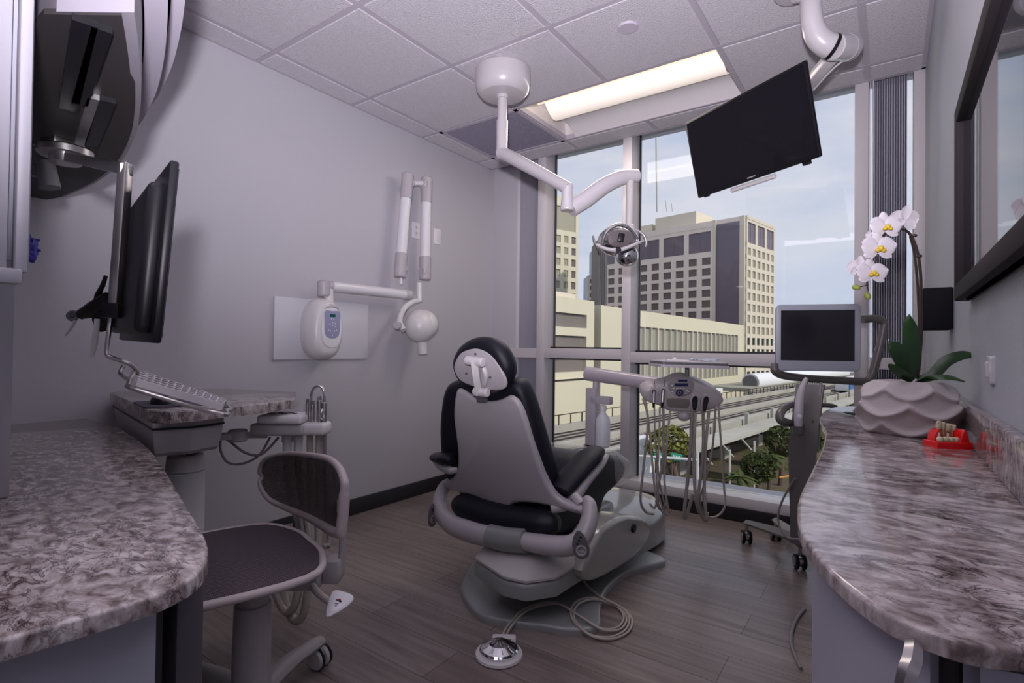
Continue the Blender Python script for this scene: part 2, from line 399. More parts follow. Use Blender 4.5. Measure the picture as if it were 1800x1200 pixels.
if True:
    mb.bb((-1.306-.013, LY1, ZC-.001), (-1.306+.013, YW, ZC+.03))
for y in gy: mb.bb((XL, y-.012, ZC-.002), (XR, y+.012, ZC+.03))
mb.bb((XL, YB, ZC-.003), (XL+.02, YW, ZC+.03)); mb.bb((XR-.02, YB, ZC-.003), (XR, YW, ZC+.03)); mb.bb((XL, YW-.02, ZC-.003), (XR, YW+.012, ZC+.14))
struct('ceiling_grid', mb, 'grid')

# troffer with two lamps behind a curved diffuser, its real light
tf = thing('ceiling_light', 'long recessed ceiling light glowing cream in front of the window', 'light', ((LX0+LX1)/2, (LY0+LY1)/2, ZC))
M['lens'] = mat('lit_lens', (.9, .85, .75), .5, emis=((1.0, .86, .64), .50))
M['lens2'] = mat('lit_lens_soft', (.9, .85, .8), .5, emis=((1.0, .86, .72), .30))
M['refl'] = mat('white_reflector', (.80, .76, .76), .4)
h = .115
mb = MB(); mb.bb((LX0, LY0, ZC+h), (LX1, LY1, ZC+h+.01)); mb.bb((LX0, LY0, ZC), (LX0+.006, LY1, ZC+h)); mb.bb((LX1-.006, LY0, ZC), (LX1, LY1, ZC+h))
mb.bb((LX0, LY1-.006, ZC), (LX1, LY1, ZC+h)); mb.bb((LX0, LY0, ZC), (LX1, LY0+.006, ZC+h)); obj('housing', mb, 'refl', tf)
def arc_sheet(y0, z0, y1, z1, sag, x0, x1, n=10):
    g = []
    for x in (x0, x1):
        g.append([V((x, y0+(y1-y0)*k/n, z0+(z1-z0)*k/n - sag*sin(pi*k/n))) for k in range(n+1)])
    return g
obj('diffuser', MB().sheet(arc_sheet(LY0+.19, ZC+.085, LY0+.40, ZC+.06, .055, LX0+.09, LX1-.03), .002), 'lens2', tf)
obj('lamp_tube', MB().cyl((LX0+.11, LY0+.10, ZC+.075), (LX1-.05, LY0+.10, ZC+.075), .014), mat('lamp', (1, 1, 1), .5, emis=((1, .88, .68), 2.0)), tf)
obj('reflector', MB().sheet(arc_sheet(LY0+.01, ZC+.004, LY0+.19, ZC+.085, -.035, LX0+.04, LX1-.01), .002), 'lens', tf)
obj('reflector', MB().sheet(arc_sheet(LY0+.40, ZC+.06, LY1-.01, ZC+.004, -.025, LX0+.09, LX1-.01), .002), 'refl', tf)
light('ceiling_light_glow', 'AREA', ((LX0+LX1)/2, (LY0+LY1)/2, ZC-.01), 7, (1.0, .86, .80), 1.15, .5)
# the other two troffers of the room, over and behind the photographer
for k, (x, y) in enumerate(((-1.6, .1), (-.7, -.65))):
    t2 = thing('ceiling_light', ('recessed ceiling light above the left worktop, out of view', 'recessed ceiling light at the back of the room, out of view')[k], 'light', (x, y, ZC-.01))
    obj('diffuser', MB().bb((x-.6, y-.28, ZC-.012), (x+.6, y+.28, ZC-.006)), 'lens2', t2)
    light('ceiling_light_glow', 'AREA', (x, y, ZC-.03), 5, (.95, .85, 1.0), 1.15, .5)

# air grille
ag = thing('air_vent', 'square grey perforated air return grille in the ceiling beside the light', 'vent', (-2.24, 3.03, ZC))
mb = MB()
for k in range(46): mb.bb((-2.56+.002+k*.0139, 2.735, ZC-.002), (-2.56+.009+k*.0139, 3.32, ZC+.008))
obj('louvre_sheet', mb, mat('vent_grey', (.33, .31, .40), .5), ag)
mb = MB(); mb.bb((-2.575, 2.72, ZC-.006), (-2.548, 3.335, ZC+.0)); mb.bb((-1.943, 2.72, ZC-.006), (-1.916, 3.335, ZC+.0)); mb.bb((-2.575, 2.72, ZC-.006), (-1.916, 2.745, ZC)); mb.bb((-2.575, 3.31, ZC-.006), (-1.916, 3.335, ZC))
obj('frame', mb, 'grid', ag)
mb = MB(); mb.bb((-2.57, 2.73, ZC+.012), (-1.92, 3.33, ZC+.016)); obj('back_plate', mb, mat('vent_dark', (.16, .15, .20), .7), ag)
# recessed round speaker / sprinkler cap
p = atZ(1104, 46, ZC)
tag(obj('sprinkler_cover', MB().cyl(p, p-V((0, 0, .012)), .048, .046, bev=.003), mat('cap_grey', (.55, .50, .58), .5)), 'small round flat cap on the ceiling tile behind the light', 'sprinkler cover')

# ------------------------------------------------------------------ window wall
win = bpy.data.objects.new('window_1', None); COL.objects.link(win); win['kind'] = 'structure'; win.location = (-1, YG, 0); ORG['window_1'] = V((-1, YG, 0))
mull = [(-2.27, -2.20), (-1.555, -1.488), (-.165, -.10)]
mb = MB()
for a, b in mull: mb.bb((a, YW, .14), (b, YW+.17, ZC+.14), .003)
obj('mullion', mb, 'frame', win)
mb = MB(); mb.bb((mull[0][1], YW+.005, .985), (mull[1][0], YW+.12, 1.06), .002); mb.bb((mull[1][1], YW+.005, .965), (mull[2][0], YW+.12, 1.04), .002)
mb.bb((XL+.2, YW+.005, .985), (mull[0][0], YW+.12, 1.06)); mb.bb((mull[2][1], YW+.005, .965), (XR, YW+.12, 1.03)); obj('transom', mb, 'frame', win)
mb = MB(); mb.bb((XL+.2, YW-.005, .085), (XR, YW+.19, .15), .003); obj('sill', mb, 'white', win)
mb = MB(); mb.bb((XL, YW+.02, ZC+.10), (XR, YW+.19, ZC+.14)); obj('head', mb, 'frame', win)
mb = MB(); 
for zz, zh in ((1.063, .012), (1.043, .012)): pass
mb.bb((mull[0][1], YW+.10, 1.06), (mull[1][0], YW+.14, 1.072)); mb.bb((mull[1][1], YW+.10, 1.04), (mull[2][0], YW+.14, 1.053))
mb.bb((mull[0][1], YW+.10, .973), (mull[1][0], YW+.14, .985)); mb.bb((mull[1][1], YW+.10, .953), (mull[2][0], YW+.14, .965))
for a, b in ((mull[0][1], .0), (mull[1][1], 0)): mb.bb((a, YW+.145, .15), (a+.008, YW+.165, ZC+.1))
obj('gasket', mb, 'base', win)
for a, b in ((XL+.2, mull[0][0]), (mull[0][1], mull[1][0]), (mull[1][1], mull[2][0]), (mull[2][1], XR)):
    for z0, z1 in ((.15, .975), (1.05, ZC+.14)):
        obj('glass_pane', MB().bb((a, YG-.004, z0), (b, YG+.004, z1)), 'glass', win)
# outer slab edge of this building, seen as nothing but a rim under the window
struct('trim_1', MB().bb((XL-.1, YG+.02, -.12), (XR+.1, YG+.20, .14)), 'wall')

def blind(x0, x1, y, n, label, gap=0):
    t = thing('vertical_blind', label, 'blind', ((x0+x1)/2, y, 1.3), None)
    w_ = (x1-x0)/n
    mb = MB()
    for k in range(n):
        x = x0+k*w_; a = .62
        mb.sheet([[V((x+w_*.05, y-.016, z)), V((x+w_*.55, y+.014, z)), V((x+w_*1.02, y-.012, z))] for z in (.17, ZC+.05)], .0012)
    o = obj('vanes', mb, mat('blind_fabric', (.42, .41, .48), .7, bump=(300, .2)), t)
    obj('head_rail', MB().bb((x0, y-.02, ZC+.05), (x1, y+.02, ZC+.09)), 'dkgrey', t)
    return t
blind(-2.49, -2.275, YW+.09, 16, 'stacked grey vertical blind in the left window corner beside the wall')
b2 = blind(-.085, .072, YW+.09, 14, 'stacked grey vertical blind on the right, behind the orchid')
for x in (-.10+.008, -.10+.021): obj('pull_cord', MB().cyl((x, YW-.0, .4), (x, YW-.0, ZC+.06), .0018, seg=8), 'white', b2)
mb = MB(); mb.bb((.075, YW+.11, .15), (.10, YW+.12, ZC+.10)); 
struct('trim_2', MB().bb((.10, YW+.0, .15), (.15, YW+.19, ZC+.14), .003), 'frame')

# ------------------------------------------------------------------ outside
GZ = -12.0
H_ = V((F_.x, F_.y, 0)).normalized(); HR = V((R_.x, R_.y, 0)).normalized()
def hp(x, d, z=0):                                        # point on the horizon column x, d metres away along the view
    p = at(x, 612, d); return V((p.x, p.y, z))
o = tag(obj('street_ground', MB().bb((-320, YG+8, GZ-.3), (120, 420, GZ)), 'asphalt'), 'grey asphalt street far below the window', 'street'); o['kind'] = 'structure'
def facade(root, A, B, z0, z1, cols, rows, wf, hf, wm, wall, dark=0, pier=.5, zoff=0, part='window', cap=None, mats=None):
    """core wall with raised piers and bands; one mesh per window"""
    A = V((A.x, A.y, 0)); B = V((B.x, B.y, 0)); u = (B-A); Lh = u.length; u.normalize(); n = V((u.y, -u.x, 0))
    if n.dot(CAM-A) < 0: n = -n
    X = Matrix((u, n, V((0, 0, 1)))).transposed().to_4x4(); X.translation = A
    cw = Lh/cols; ch = (z1-z0)/rows; mb = MB(X)
    for i in range(cols+1):
        w2 = cw*(1-wf)/2
        a = max(0, i*cw-w2); b = min(Lh, i*cw+w2); mb.bb((a, 0, z0), (b, pier, z1))
    for j in range(rows+1):
        h2 = ch*(1-hf)/2; a = max(z0, z0+j*ch-h2); b = min(z1, z0+j*ch+h2); mb.bb((0, -.02, a), (Lh, pier-.03, b))
    obj('pier_grid', mb, wall, root)
    out = []
    for j in range(rows):
        for i in range(cols):
            x0 = i*cw+cw*(1-wf)/2; zz = z0+j*ch+ch*(1-hf)/2
            mm = wm
            if mats: mm = mats(i, j)
            out.append((X, x0, zz, cw*wf, ch*hf, mm))
    return out
def put_windows(root, lst, maxn=100, name='window'):
    for k, (X, x0, zz, ww, hh, mm) in enumerate(lst[:maxn]):
        mb = MB(X); mb.bb((x0-.05, -.05, zz-.05), (x0+ww+.05, .12, zz+hh+.05)); mb.bb((x0+ww*.48, .1, zz), (x0+ww*.53, .17, zz+hh)); obj(name, mb, mm, root)
    if len(lst) > maxn:
        mb = MB()
        for (X, x0, zz, ww, hh, mm) in lst[maxn:]: mb.X = X; mb.bb((x0-.05, -.05, zz-.05), (x0+ww+.05, .12, zz+hh+.05))
        o = obj(name, mb, 'win', root); o['kind'] = 'stuff'
# big office tower: corner nearest, left face and right face
C2 = hp(1309, 170); L2 = hp(1048, 213); R2 = hp(1358, 185.3)
tw = thing('office_tower', 'large cream office tower with a grid of square windows behind the low block', 'building', (C2.x, C2.y, GZ))
u1 = (L2-C2).normalized(); u2 = (R2-C2).normalized(); LL = (L2-C2).length; LR = (R2-C2).length
ZT = 44.5
Xc = frame(V((C2.x, C2.y, 0)), u1, z=V((0, 0, 1)))
mb = MB(); c4 = [C2, L2, L2+u2*LR, R2]
mb.loft([[V((p.x, p.y, GZ)) for p in c4], [V((p.x, p.y, ZT)) for p in c4]]); obj('core', mb, 'cream2', tw)
S0 = C2+u1*1.6; S1 = C2+u1*9.5
nrm = V((u1.y, -u1.x, 0)); nrm = nrm if nrm.dot(CAM-C2) > 0 else -nrm
def slab(root, A, B, z0, z1, d, m, name): 
    A = V((A.x, A.y, 0)); B = V((B.x, B.y, 0)); u = (B-A); Lh = u.length; u.normalize(); n = V((u.y, -u.x, 0)); n = n if n.dot(CAM-A) > 0 else -n
    X = Matrix((u, n, V((0, 0, 1)))).transposed().to_4x4(); X.translation = A
    return obj(name, MB(X).bb((0, -.1, z0), (Lh, d, z1)), m, root)
slab(tw, S0, S1, -5, ZT-1.5, .3, 'violet', 'glazed_strip')
slab(tw, C2-u2*.0, S0, GZ, ZT, .7, 'cream3', 'corner_pier'); slab(tw, S1, S1+u1*1.0, GZ, ZT, .9, 'cream3', 'corner_pier')
r1 = facade(tw, S1+u1*1.0, L2, -3.0, 33.0, 10, 10, .62, .68, 'win', 'cream2', mats=lambda i, j: 'windk' if (i in (3, 4) and j < 5) else 'win')
r1t = facade(tw, S1+u1*1.0, L2, 33.0, ZT-2, 5, 1, .82, .72, 'violet', 'cream2')
slab(tw, S1, L2, ZT-2, ZT, .6, 'cream2', 'parapet')
r2 = facade(tw, C2, R2, -8.4, 35, 6, 12, .60, .66, 'winlt', 'cream3', mats=lambda i, j: 'windk' if j < 4 else 'winlt')
r2t = facade(tw, C2, R2, 35, ZT-1, 3, 1, .8, .78, 'violet', 'cream3')
slab(tw, C2, R2, ZT-1, ZT, .6, 'cream3', 'parapet')
vis = [q for q in r2+r2t+r1t] + [q for q in r1 if q[2] > 4]
put_windows(tw, vis, 100)
mb = MB(frame(V((C2.x, C2.y, ZT)), u1, z=V((0, 0, 1)))); sy_ = -1 if (frame(V((0, 0, 0)), u1, z=V((0, 0, 1))) @ V((0, 1, 0))).dot(u2) < 0 else 1
XR_ = mb.X
for q0, q1 in (((18, 2*sy_, 0), (34, 14*sy_, 5)), ((36, 3*sy_, 0), (44, 12*sy_, 3.5)), ((52, 2*sy_, 0), (58, 12*sy_, 3))): obj('rooftop_plant', MB(XR_).bb(q0, q1), 'cream3', tw)
for x, d, y0, y1 in ((1155, 195, 372, 195), (1172, 190, 372, 352), (1182, 190, 372, 356)):
    a = at(x, y0, d); b = at(x-2, y1, d); obj('roof_mast', MB().tube([a, b], [.35 if y1 < 300 else .12]*2, 6), 'pole', tw)
# left tower
A = hp(905, 160); B = hp(1014.5, 174); t1 = thing('office_tower', 'tall cream tower with three columns of windows next to the left mullion', 'building', (B.x, B.y, GZ))
ub = (B-A).normalized(); nb = V((-ub.y, ub.x, 0)); nb = nb if nb.dot(H_) > 0 else -nb
mb = MB(); c4 = [A, B, B+nb*25, A+nb*25]; mb.loft([[V((p.x, p.y, GZ)) for p in c4], [V((p.x, p.y, 50)) for p in c4]]); obj('core', mb, 'cream', t1)
Lw = (B-A).length; q0 = B-ub*(Lw*.98)
f1 = facade(t1, B-ub*16.6, B-ub*.8, 1.5, 38, 5, 10, .58, .62, 'winlt', 'cream', mats=lambda i, j: 'winlt' if i < 4 else 'win')
put_windows(t1, f1); 
f1 = facade(t1, B-ub*16.6, B-ub*.8, 38, 47.5, 1, 1, .9, .8, 'winlt', 'cream'); put_windows(t1, f1, name='screen_panel')
# podium block
P1 = hp(905, 66.5); P2 = hp(1307, 143); pb = thing('parking_block', 'long low cream block with garage openings and grey fins across the tracks', 'building', (P1.x, P1.y, GZ))
up = (P2-P1).normalized(); npd = V((up.y, -up.x, 0)); npd = npd if npd.dot(CAM-P1) > 0 else -npd
Lp = (P2-P1).length
def pod(x):                                               # distance along the block at picture column x
    r = ray(x, 612); r = V((r.x, r.y, 0)); a = V((P1.x, P1.y, 0)); 
    det = r.x*(-up.y)-r.y*(-up.x); t = (a.x*(-up.y)-a.y*(-up.x))/det; q = V((r.x*t, r.y*t, 0))-a; return q.dot(up)
XP = Matrix((up, npd, V((0, 0, 1)))).transposed().to_4x4(); XP.translation = V((P1.x, P1.y, 0))
ZP = 8.0
mb = MB(XP)
xa, xb, xc = pod(1031), pod(1044), pod(1056)
mb.bb((-20, -30, GZ), (xb, -.6, ZP+.4)); mb.bb((xb, -30, GZ), (xc, -2.0, ZP+.2)); mb.bb((xc, -30, GZ), (Lp, -.6, ZP))
obj('core', mb, 'cream', pb)
lev = [(4.2, 6.2), (1.0, 3.0), (-2.2, -.2), (-5.0, -3.2), (-8.0, -6.0)][:4]
mb = MB(XP); z = ZP+.4
edges = [GZ]+[q for l in lev[::-1] for q in l]+[z]
for a, b in zip(edges[0::2], edges[1::2]): mb.bb((-20, -.7, a), (xa, 0, b))
mb.bb((xa, -.7, GZ), (xb, 0, z))
fa, fb = pod(1120), pod(1297)
mb.bb((xc, -.7, GZ), (fa, 0, ZP)); mb.bb((fb, -.7, GZ), (Lp, 0, ZP)); mb.bb((fa, -.7, 5.2), (fb, 0, ZP)); mb.bb((fa, -.7, GZ), (fb, 0, -5.2))
obj('wall', mb, 'cream', pb)
for a, b in lev: obj('garage_opening', MB(XP).bb((-20, -.75, a), (xa, -.45, b)), 'garage', pb)
obj('recess', MB(XP).bb((xb+.1, -2.0, GZ), (xc-.1, -1.5, ZP)), 'garage', pb)
nf = 20
for k in range(nf):
    x0 = fa+(fb-fa)*k/nf; obj('louvre_panel', MB(XP).bb((x0+.3, -.75, -5.1), (x0+(fb-fa)/nf, -.45, 5.1)), 'louvre', pb)
mb = MB(XP)
for k in range(nf+1): x0 = fa+(fb-fa)*k/nf; mb.bb((x0-.12, -.6, -5.2), (x0+.22, .05, 5.2))
obj('fin', mb, 'cream3', pb)
obj('roof_slab', MB(XP).bb((xa-4, -20, ZP+.4), (xb+1, -4, ZP+1.8)), 'cream3', pb)
obj('base_annexe', MB(XP).bb((pod(960)-10, 0, GZ), (pod(1030), 1.0, -3.5)), 'cream', pb)
# dark slim tower and pale tower beyond
A = hp(1051, 150); B = hp(1066, 150)
dk = thing('apartment_tower', 'slim dark grey tower beside the operating lamp', 'building', (A.x, A.y, GZ))
w2 = (B-A); nn = V((-w2.y, w2.x, 0)).normalized()*14; nn = nn if nn.dot(H_) > 0 else -nn
mb = MB(); c4 = [A, B, B+nn, A+nn]; mb.loft([[V((p.x, p.y, GZ)) for p in c4], [V((p.x, p.y, 32.5)) for p in c4]]); obj('core', mb, 'dkbld', dk)
mb = MB()
for k in range(3): q = A+w2*(.25+.25*k)-nn.normalized()*.15; mb.tube([V((q.x, q.y, GZ)), V((q.x, q.y, 32))], .12, 4)
obj('mullion_strip', mb, 'win', dk)
A = hp(1032, 230); B = hp(1062, 230)
dk = thing('apartment_tower', 'pale distant apartment tower beside the slim dark one', 'building', (A.x, A.y, GZ))
w2 = (B-A); nn = V((-w2.y, w2.x, 0)).normalized()*14; nn = nn if nn.dot(H_) > 0 else -nn
mb = MB(); c4 = [A, B, B+nn, A+nn]; mb.loft([[V((p.x, p.y, GZ)) for p in c4], [V((p.x, p.y, 33)) for p in c4]])
c4 = [A+w2*.35, B, B+nn, A+w2*.35+nn]; mb.loft([[V((p.x, p.y, 33)) for p in c4], [V((p.x, p.y, 45)) for p in c4]]); obj('core', mb, mat('pale_grey', (.45, .47, .50), .8), dk)
fw = facade(dk, A+w2*.05, B-w2*.5, 8, 32, 2, 8, .5, .6, 'win', 'cream3'); put_windows(dk, fw)
# elevated railway: beds, rails, parapets, platform canopy, all straight along one direction
T0 = at(1224, 794, 42.0); td = (at(1400, 735, 62.0)-T0); td.z = 0; td.normalize(); tn = V((-td.y, td.x, 0)); tn = tn if tn.dot(H_) > 0 else -tn
XT = Matrix((td, tn, V((0, 0, 1)))).transposed().to_4x4(); XT.translation = V((T0.x, T0.y, 0)); zt = T0.z
vd = thing('railway_viaduct', 'pale elevated railway viaduct running past the cream block', 'viaduct', (T0.x, T0.y, GZ))
mb = MB(XT); mb.bb((-60, 4.6, zt-1.5), (190, 15.4, zt-.6)); mb.bb((-60, 4.3, zt-1.9), (190, 5.3, zt+.15)); mb.bb((-60, 9.3, zt-1.2), (190, 9.8, zt+.1)); mb.bb((-60, 15.0, zt-1.2), (190, 15.5, zt+.3)); obj('deck', mb, 'conc', vd)
mb = MB(XT)
for x in range(-60, 190, 12): mb.bb((x, 7, GZ), (x+1.6, 9, zt-1.4)); mb.bb((x, 11, GZ), (x+1.6, 13, zt-1.4))
obj('column', mb, 'conc', vd)
mb = MB(XT); mb.bb((-60, 5.3, zt-.6), (190, 9.3, zt-.45)); mb.bb((-60, 9.8, zt-.6), (190, 15, zt-.45)); obj('track_bed', mb, 'track', vd)
for y in (5.9, 7.0, 8.0, 8.8, 10.6, 11.7, 12.8, 13.9):
    obj('rail', MB(XT).bb((-60, y, zt-.45), (190, y+.12, zt-.36)), 'rail', vd)
mb = MB(XT)
for x in range(-60, 140, 2): mb.bb((x, 15.2, zt+.3), (x+.08, 15.3, zt+1.3))
mb.bb((-60, 15.2, zt+1.25), (140, 15.3, zt+1.33)); obj('railing', mb, 'track', vd)
wk = thing('station_platform', 'white roofed station platform below the tracks with slanted struts', 'platform', (T0.x, T0.y, GZ))
obj('canopy', MB(XT).bb((0, 0, zt-.12), (150, 2.6, zt+.1)), 'conc', wk)
obj('platform_wall', MB(XT).bb((-6, 2.7, zt-1.6), (150, 3.6, zt-.5)), 'track', wk)
for k in range(22): x = 1+k*4.5; obj('strut', MB(XT).tube([V((x, .1, zt-.1)), V((x+.9, -.5, zt-1.2))], .09, 6), 'conc', wk)
for k in range(12): x = 4+k*9; obj('post', MB(XT).bb((x, 3.65, zt-.6), (x+.4, 4.0, zt+.9)), 'conc', wk)
# station building
st = thing('station_house', 'station roof with white barrel vault beyond the tracks', 'station', (lambda p: V((p.x, p.y, GZ)))(XT @ V((50, 20, 0))))
mb = MB(XT); mb.bb((60, 16.2, zt+.5), (150, 25, zt+1.2)); obj('flat_roof', mb, mat('khaki_roof', (.30, .29, .24), .8), st)
for x in (62, 75, 88): obj('column', MB(XT).bb((x, 16.5, GZ), (x+.8, 17.3, zt+.5)), 'conc', st)
obj('barrel_vault', MB(XT).tube([(68, 19, zt+1.9), (150, 19, zt+1.9)], 1.7, 20), 'roofw', st)
obj('vault_end', MB(XT).tube([(67.6, 19, zt+1.9), (68.1, 19, zt+1.9)], 1.4, 20), 'dkgrey', st)
hs = thing('track_cabin', 'small white trackside cabin with dark windows beside the station roof', 'cabin', (lambda p: V((p.x, p.y, GZ)))(XT @ V((43, 17, 0))))
obj('wall', MB(XT).bb((41, 15.7, GZ), (45.6, 18.0, zt+2.0)), 'roofw', hs)
for x in (41.6, 43.6): obj('window', MB(XT).bb((x, 15.6, zt+.6), (x+.8, 15.75, zt+1.5)), 'windk', hs)
obj('window', MB(XT).bb((40.9, 16.4, zt+.6), (41.05, 17.4, zt+1.5)), 'windk', hs)
tr_ = thing('commuter_train', 'blue and white commuter train standing at the far station', 'train', (lambda p: V((p.x, p.y, zt-.2)))(XT @ V((95, 7, 0))))
obj('body', MB(XT).bb((88, 6.0, zt-.15), (150, 8.6, zt+2.6), .3), 'roofw', tr_)
obj('livery_band', MB(XT).bb((88, 5.9, zt+.3), (150, 6.05, zt+1.7)), 'blue', tr_)
# white container by the track, verge, kerb
p = at(1138, 783, 40); cb = XT.inverted() @ p
tag(obj('white_hoarding', MB(XT).bb((cb.x-1.8, cb.y, GZ), (cb.x+1.2, cb.y+1, p.z+.6), .05), 'roofw'), 'white boxy hoarding left of the tree beside the viaduct', 'hoarding')
o = struct('verge_ground', MB(XT).bb((-60, -9, GZ), (150, 8, GZ+.06)), 'verge')
o = tag(obj('retaining_wall', MB(XT).bb((-40, -9.6, GZ), (26, -9.2, GZ+1.4)), 'garage'), 'low dark wall along the pavement below the tree', 'wall')
random.seed(3)
def blob_tree(x, ybase, ytop, d, wpx, label, crown, lean=0, name='street_tree'):
    base = at(x, ybase, d); base.z = GZ; top = at(x, ytop, d); ctr = (top.z-GZ)
    t = thing(name, label, 'tree', base)
    R = wpx/937*d/2
    mb = MB(); hc = top.z-R*.9
    mb.tube([base, base+V((.1, 0, (hc-GZ)*.5)), V((base.x+lean, base.y, hc))], [.28, .2, .14], 8, 3)
    for k in range(5):
        a = k*1.3; mb.tube([V((base.x+lean*.6, base.y, GZ+(hc-GZ)*.6)), V((base.x+lean+cos(a)*R*.6, base.y+sin(a)*R*.6, hc+R*.2))], [.11, .04], 6)
    obj('trunk', mb, 'bark', t)
    b = bmesh.new()
    for k in range(900):
        a = random.uniform(0, 2*pi); u = random.uniform(-.9, 1); s = math.sqrt(1-u*u)*random.uniform(.55, 1)**.5
        c = V((base.x+lean+cos(a)*s*R, base.y+sin(a)*s*R, hc+u*R*.75))
        c += MN.noise_vector(c*.35)*R*.35
        e = random.uniform(.14, .34)*max(R/3, .6); q = Matrix.Rotation(random.uniform(0, 6), 3, V((random.random()-.5, random.random()-.5, random.random()-.5)).normalized())
        vs = [b.verts.new(c+q @ V(p)*e) for p in ((-1, -.5, 0), (0, -.9, .25), (1, 0, 0), (0, .9, -.25), (-.8, .5, .2))]; b.faces.new(vs)
    m2 = MB(); m2.add(b); obj('crown', m2, crown, t)
def palm(x, ytop, d, R, label):
    top = at(x, ytop, d); base = V((top.x, top.y, GZ)); t = thing('palm_tree', label, 'palm tree', base)
    obj('trunk', MB().tube([base, (base+top)/2+V((.1, 0, 0)), top], [.22, .16, .14], 8, 3), 'bark', t)
    mb = MB()
    for k in range(26):
        a = random.uniform(0, 2*pi); e = random.uniform(-.3, 1.1); L_ = R*random.uniform(.7, 1.1); dv = V((cos(a)*cos(e), sin(a)*cos(e), sin(e)))
        g = []
        for i in range(6):
            s = i/5; c = top+dv*L_*s-V((0, 0, .55*R*s*s)); w_ = .16*R*sin(pi*min(.95, s*.85+.12)); sd = dv.cross(V((0, 0, 1))).normalized()
            g.append([c-sd*w_-V((0, 0, w_*.5)), c, c+sd*w_-V((0, 0, w_*.5))])
        mb.sheet(g)
    obj('fronds', mb, 'crown2', t)
blob_tree(1190, 850, 752, 38, 72, 'olive green street tree in front of the viaduct below the tray unit', 'crown', -.6)
blob_tree(1330, 880, 792, 44, 62, 'dark green tree in the middle of the verge below the platform', 'crown2')
blob_tree(1372, 850, 752, 52, 64, 'dark leafy tree nearest to the cart post', 'crown2')
blob_tree(1415, 850, 748, 58, 60, 'dark leafy tree half hidden behind the cart post', 'crown2')
palm(1299, 838, 40, 1.4, 'spiky pale palm on the verge, leftmost of the palms'); palm(1352, 800, 50, 1.7, 'dark palm behind the spiky pale one')
# street furniture
sg = thing('street_sign', 'green street name sign on a mast arm, left of two', 'sign', at(1158, 802, 27))
def sign(root, x0, y0, x1, y1, d):
    a = at(x0, y0, d); b = at(x1, y1, d); X = frame((a+b)/2, b-a, z=V((0, 0, 1))); wd = (b-a).length
    obj('plate', MB(X).box((0, 0, 0), (wd, .03, .36), bev=.01), 'green', root)
    mb = MB(X)
    for k in range(5): mb.box((-wd*.28+k*wd*.14, -.02, random.uniform(-.02, .02)), (wd*.08, .01, .13))
    for k in range(5): mb.box((-wd*.28+k*wd*.14, .02, 0), (wd*.08, .01, .13))
    obj('lettering', mb, 'paper', root)
sign(sg, 1150, 802, 1164, 802, 27)
sg = thing('street_sign', 'longer green street name sign on a mast arm, right of two', 'sign', at(1188, 803, 27)); sign(sg, 1179, 801, 1198, 805, 27)
sp = thing('traffic_signal', 'pale mast arm carrying green street signs at the crossing', 'traffic signal', V((at(1215, 810, 27).x, at(1215, 810, 27).y, GZ)))
a = at(1226, 808, 27); obj('mast', MB().tube([V((a.x, a.y, GZ)), a+V((0, 0, .4))], [.12, .08], 8), 'pole', sp); obj('arm', MB().tube([a, at(1112, 800, 27)], [.08, .05], 8), 'pole', sp)
a = at(1158, 815, 26); lp_ = tag(obj('lamp_post', MB().tube([V((a.x, a.y, GZ)), at(1158, 790, 26)], [.10, .07], 8), 'pole'), 'pale slim lamp post behind the left green sign', 'lamp post')
for x, y0, d, l in ((1283, 790, 40, 'white banner post standing left of the dark tree'), (1326, 775, 46, 'white banner post standing behind the dark tree')):
    a = at(x, y0, d); tag(obj('lamp_post', MB().tube([V((a.x, a.y, GZ)), a], .08, 8), 'pole'), l, 'post')
a = at(1370, 839, 42); b = at(1392, 836, 42); bg_ = thing('barrier_gate', 'orange striped barrier arm at the car park entrance', 'barrier', V((b.x, b.y, GZ)))
obj('arm', MB().tube([a, b], .08, 6), 'orange', bg_); obj('post', MB().tube([V((b.x, b.y, GZ)), b], .12, 6), 'pole', bg_)
# far skyline filler on the right, low
# ------------------------------------------------------------------ left: counter, hung cabinet, monitor, side unit, stool, wall x-ray
def polyz(pts, z): return [(V(p).x, V(p).y) for p in pts]
def slabz(out, z0, z1, bev=.008): return MB().prism(out, Matrix.Translation((0, 0, z0)), z1-z0, bev, 3)
lc = [(-.83, -.75), (-.79, .0), (-.757, .24), (-.757, .31), (-.79, .365), (-.87, .412), (-1.0, .455), (-1.2, .512), (-1.45, .585), (-1.7, .655), (-2.0, .725), (-2.35, .785), (-2.75, .82), (-2.75, -.75)]
o = tag(obj('countertop', slabz([(p.x, p.y) for p in smooth([V((*q, 0)) for q in lc[1:12]], [0]*11, 4)[0]]+[(-2.748, .80), (-2.748, -.75), (-.83, -.75)], .716, .74, .006), 'quartz'), 'curved brown and white quartz worktop on the left, in front of the stool', 'worktop')
bc = thing('base_cabinet', 'white laminate base cabinet under the left quartz worktop', 'cabinet', (-1.6, -.2, 0))
ye = atX(276, 1068, -.84).y
obj('body', MB().bb((-2.73, -.72, .08), (-.87, ye-.02, .716)), 'cab', bc)
obj('side_panel', MB().bb((-.868, -.72, .0), (-.84, ye, .716), .002), 'cab', bc)
obj('plinth', MB().bb((-2.70, -.70, 0), (-.9, ye-.06, .08)), 'cabdark', bc)
obj('end_panel', MB().bb((-1.02, ye+.012, 0), (-.89, ye+.028, .716)), 'cabdark', bc)
obj('leg_panel', MB().bb((-1.0, ye+.045, 0), (-.885, ye+.085, .716), .004), mat('charcoal_panel', (.085, .075, .085), .5), bc)
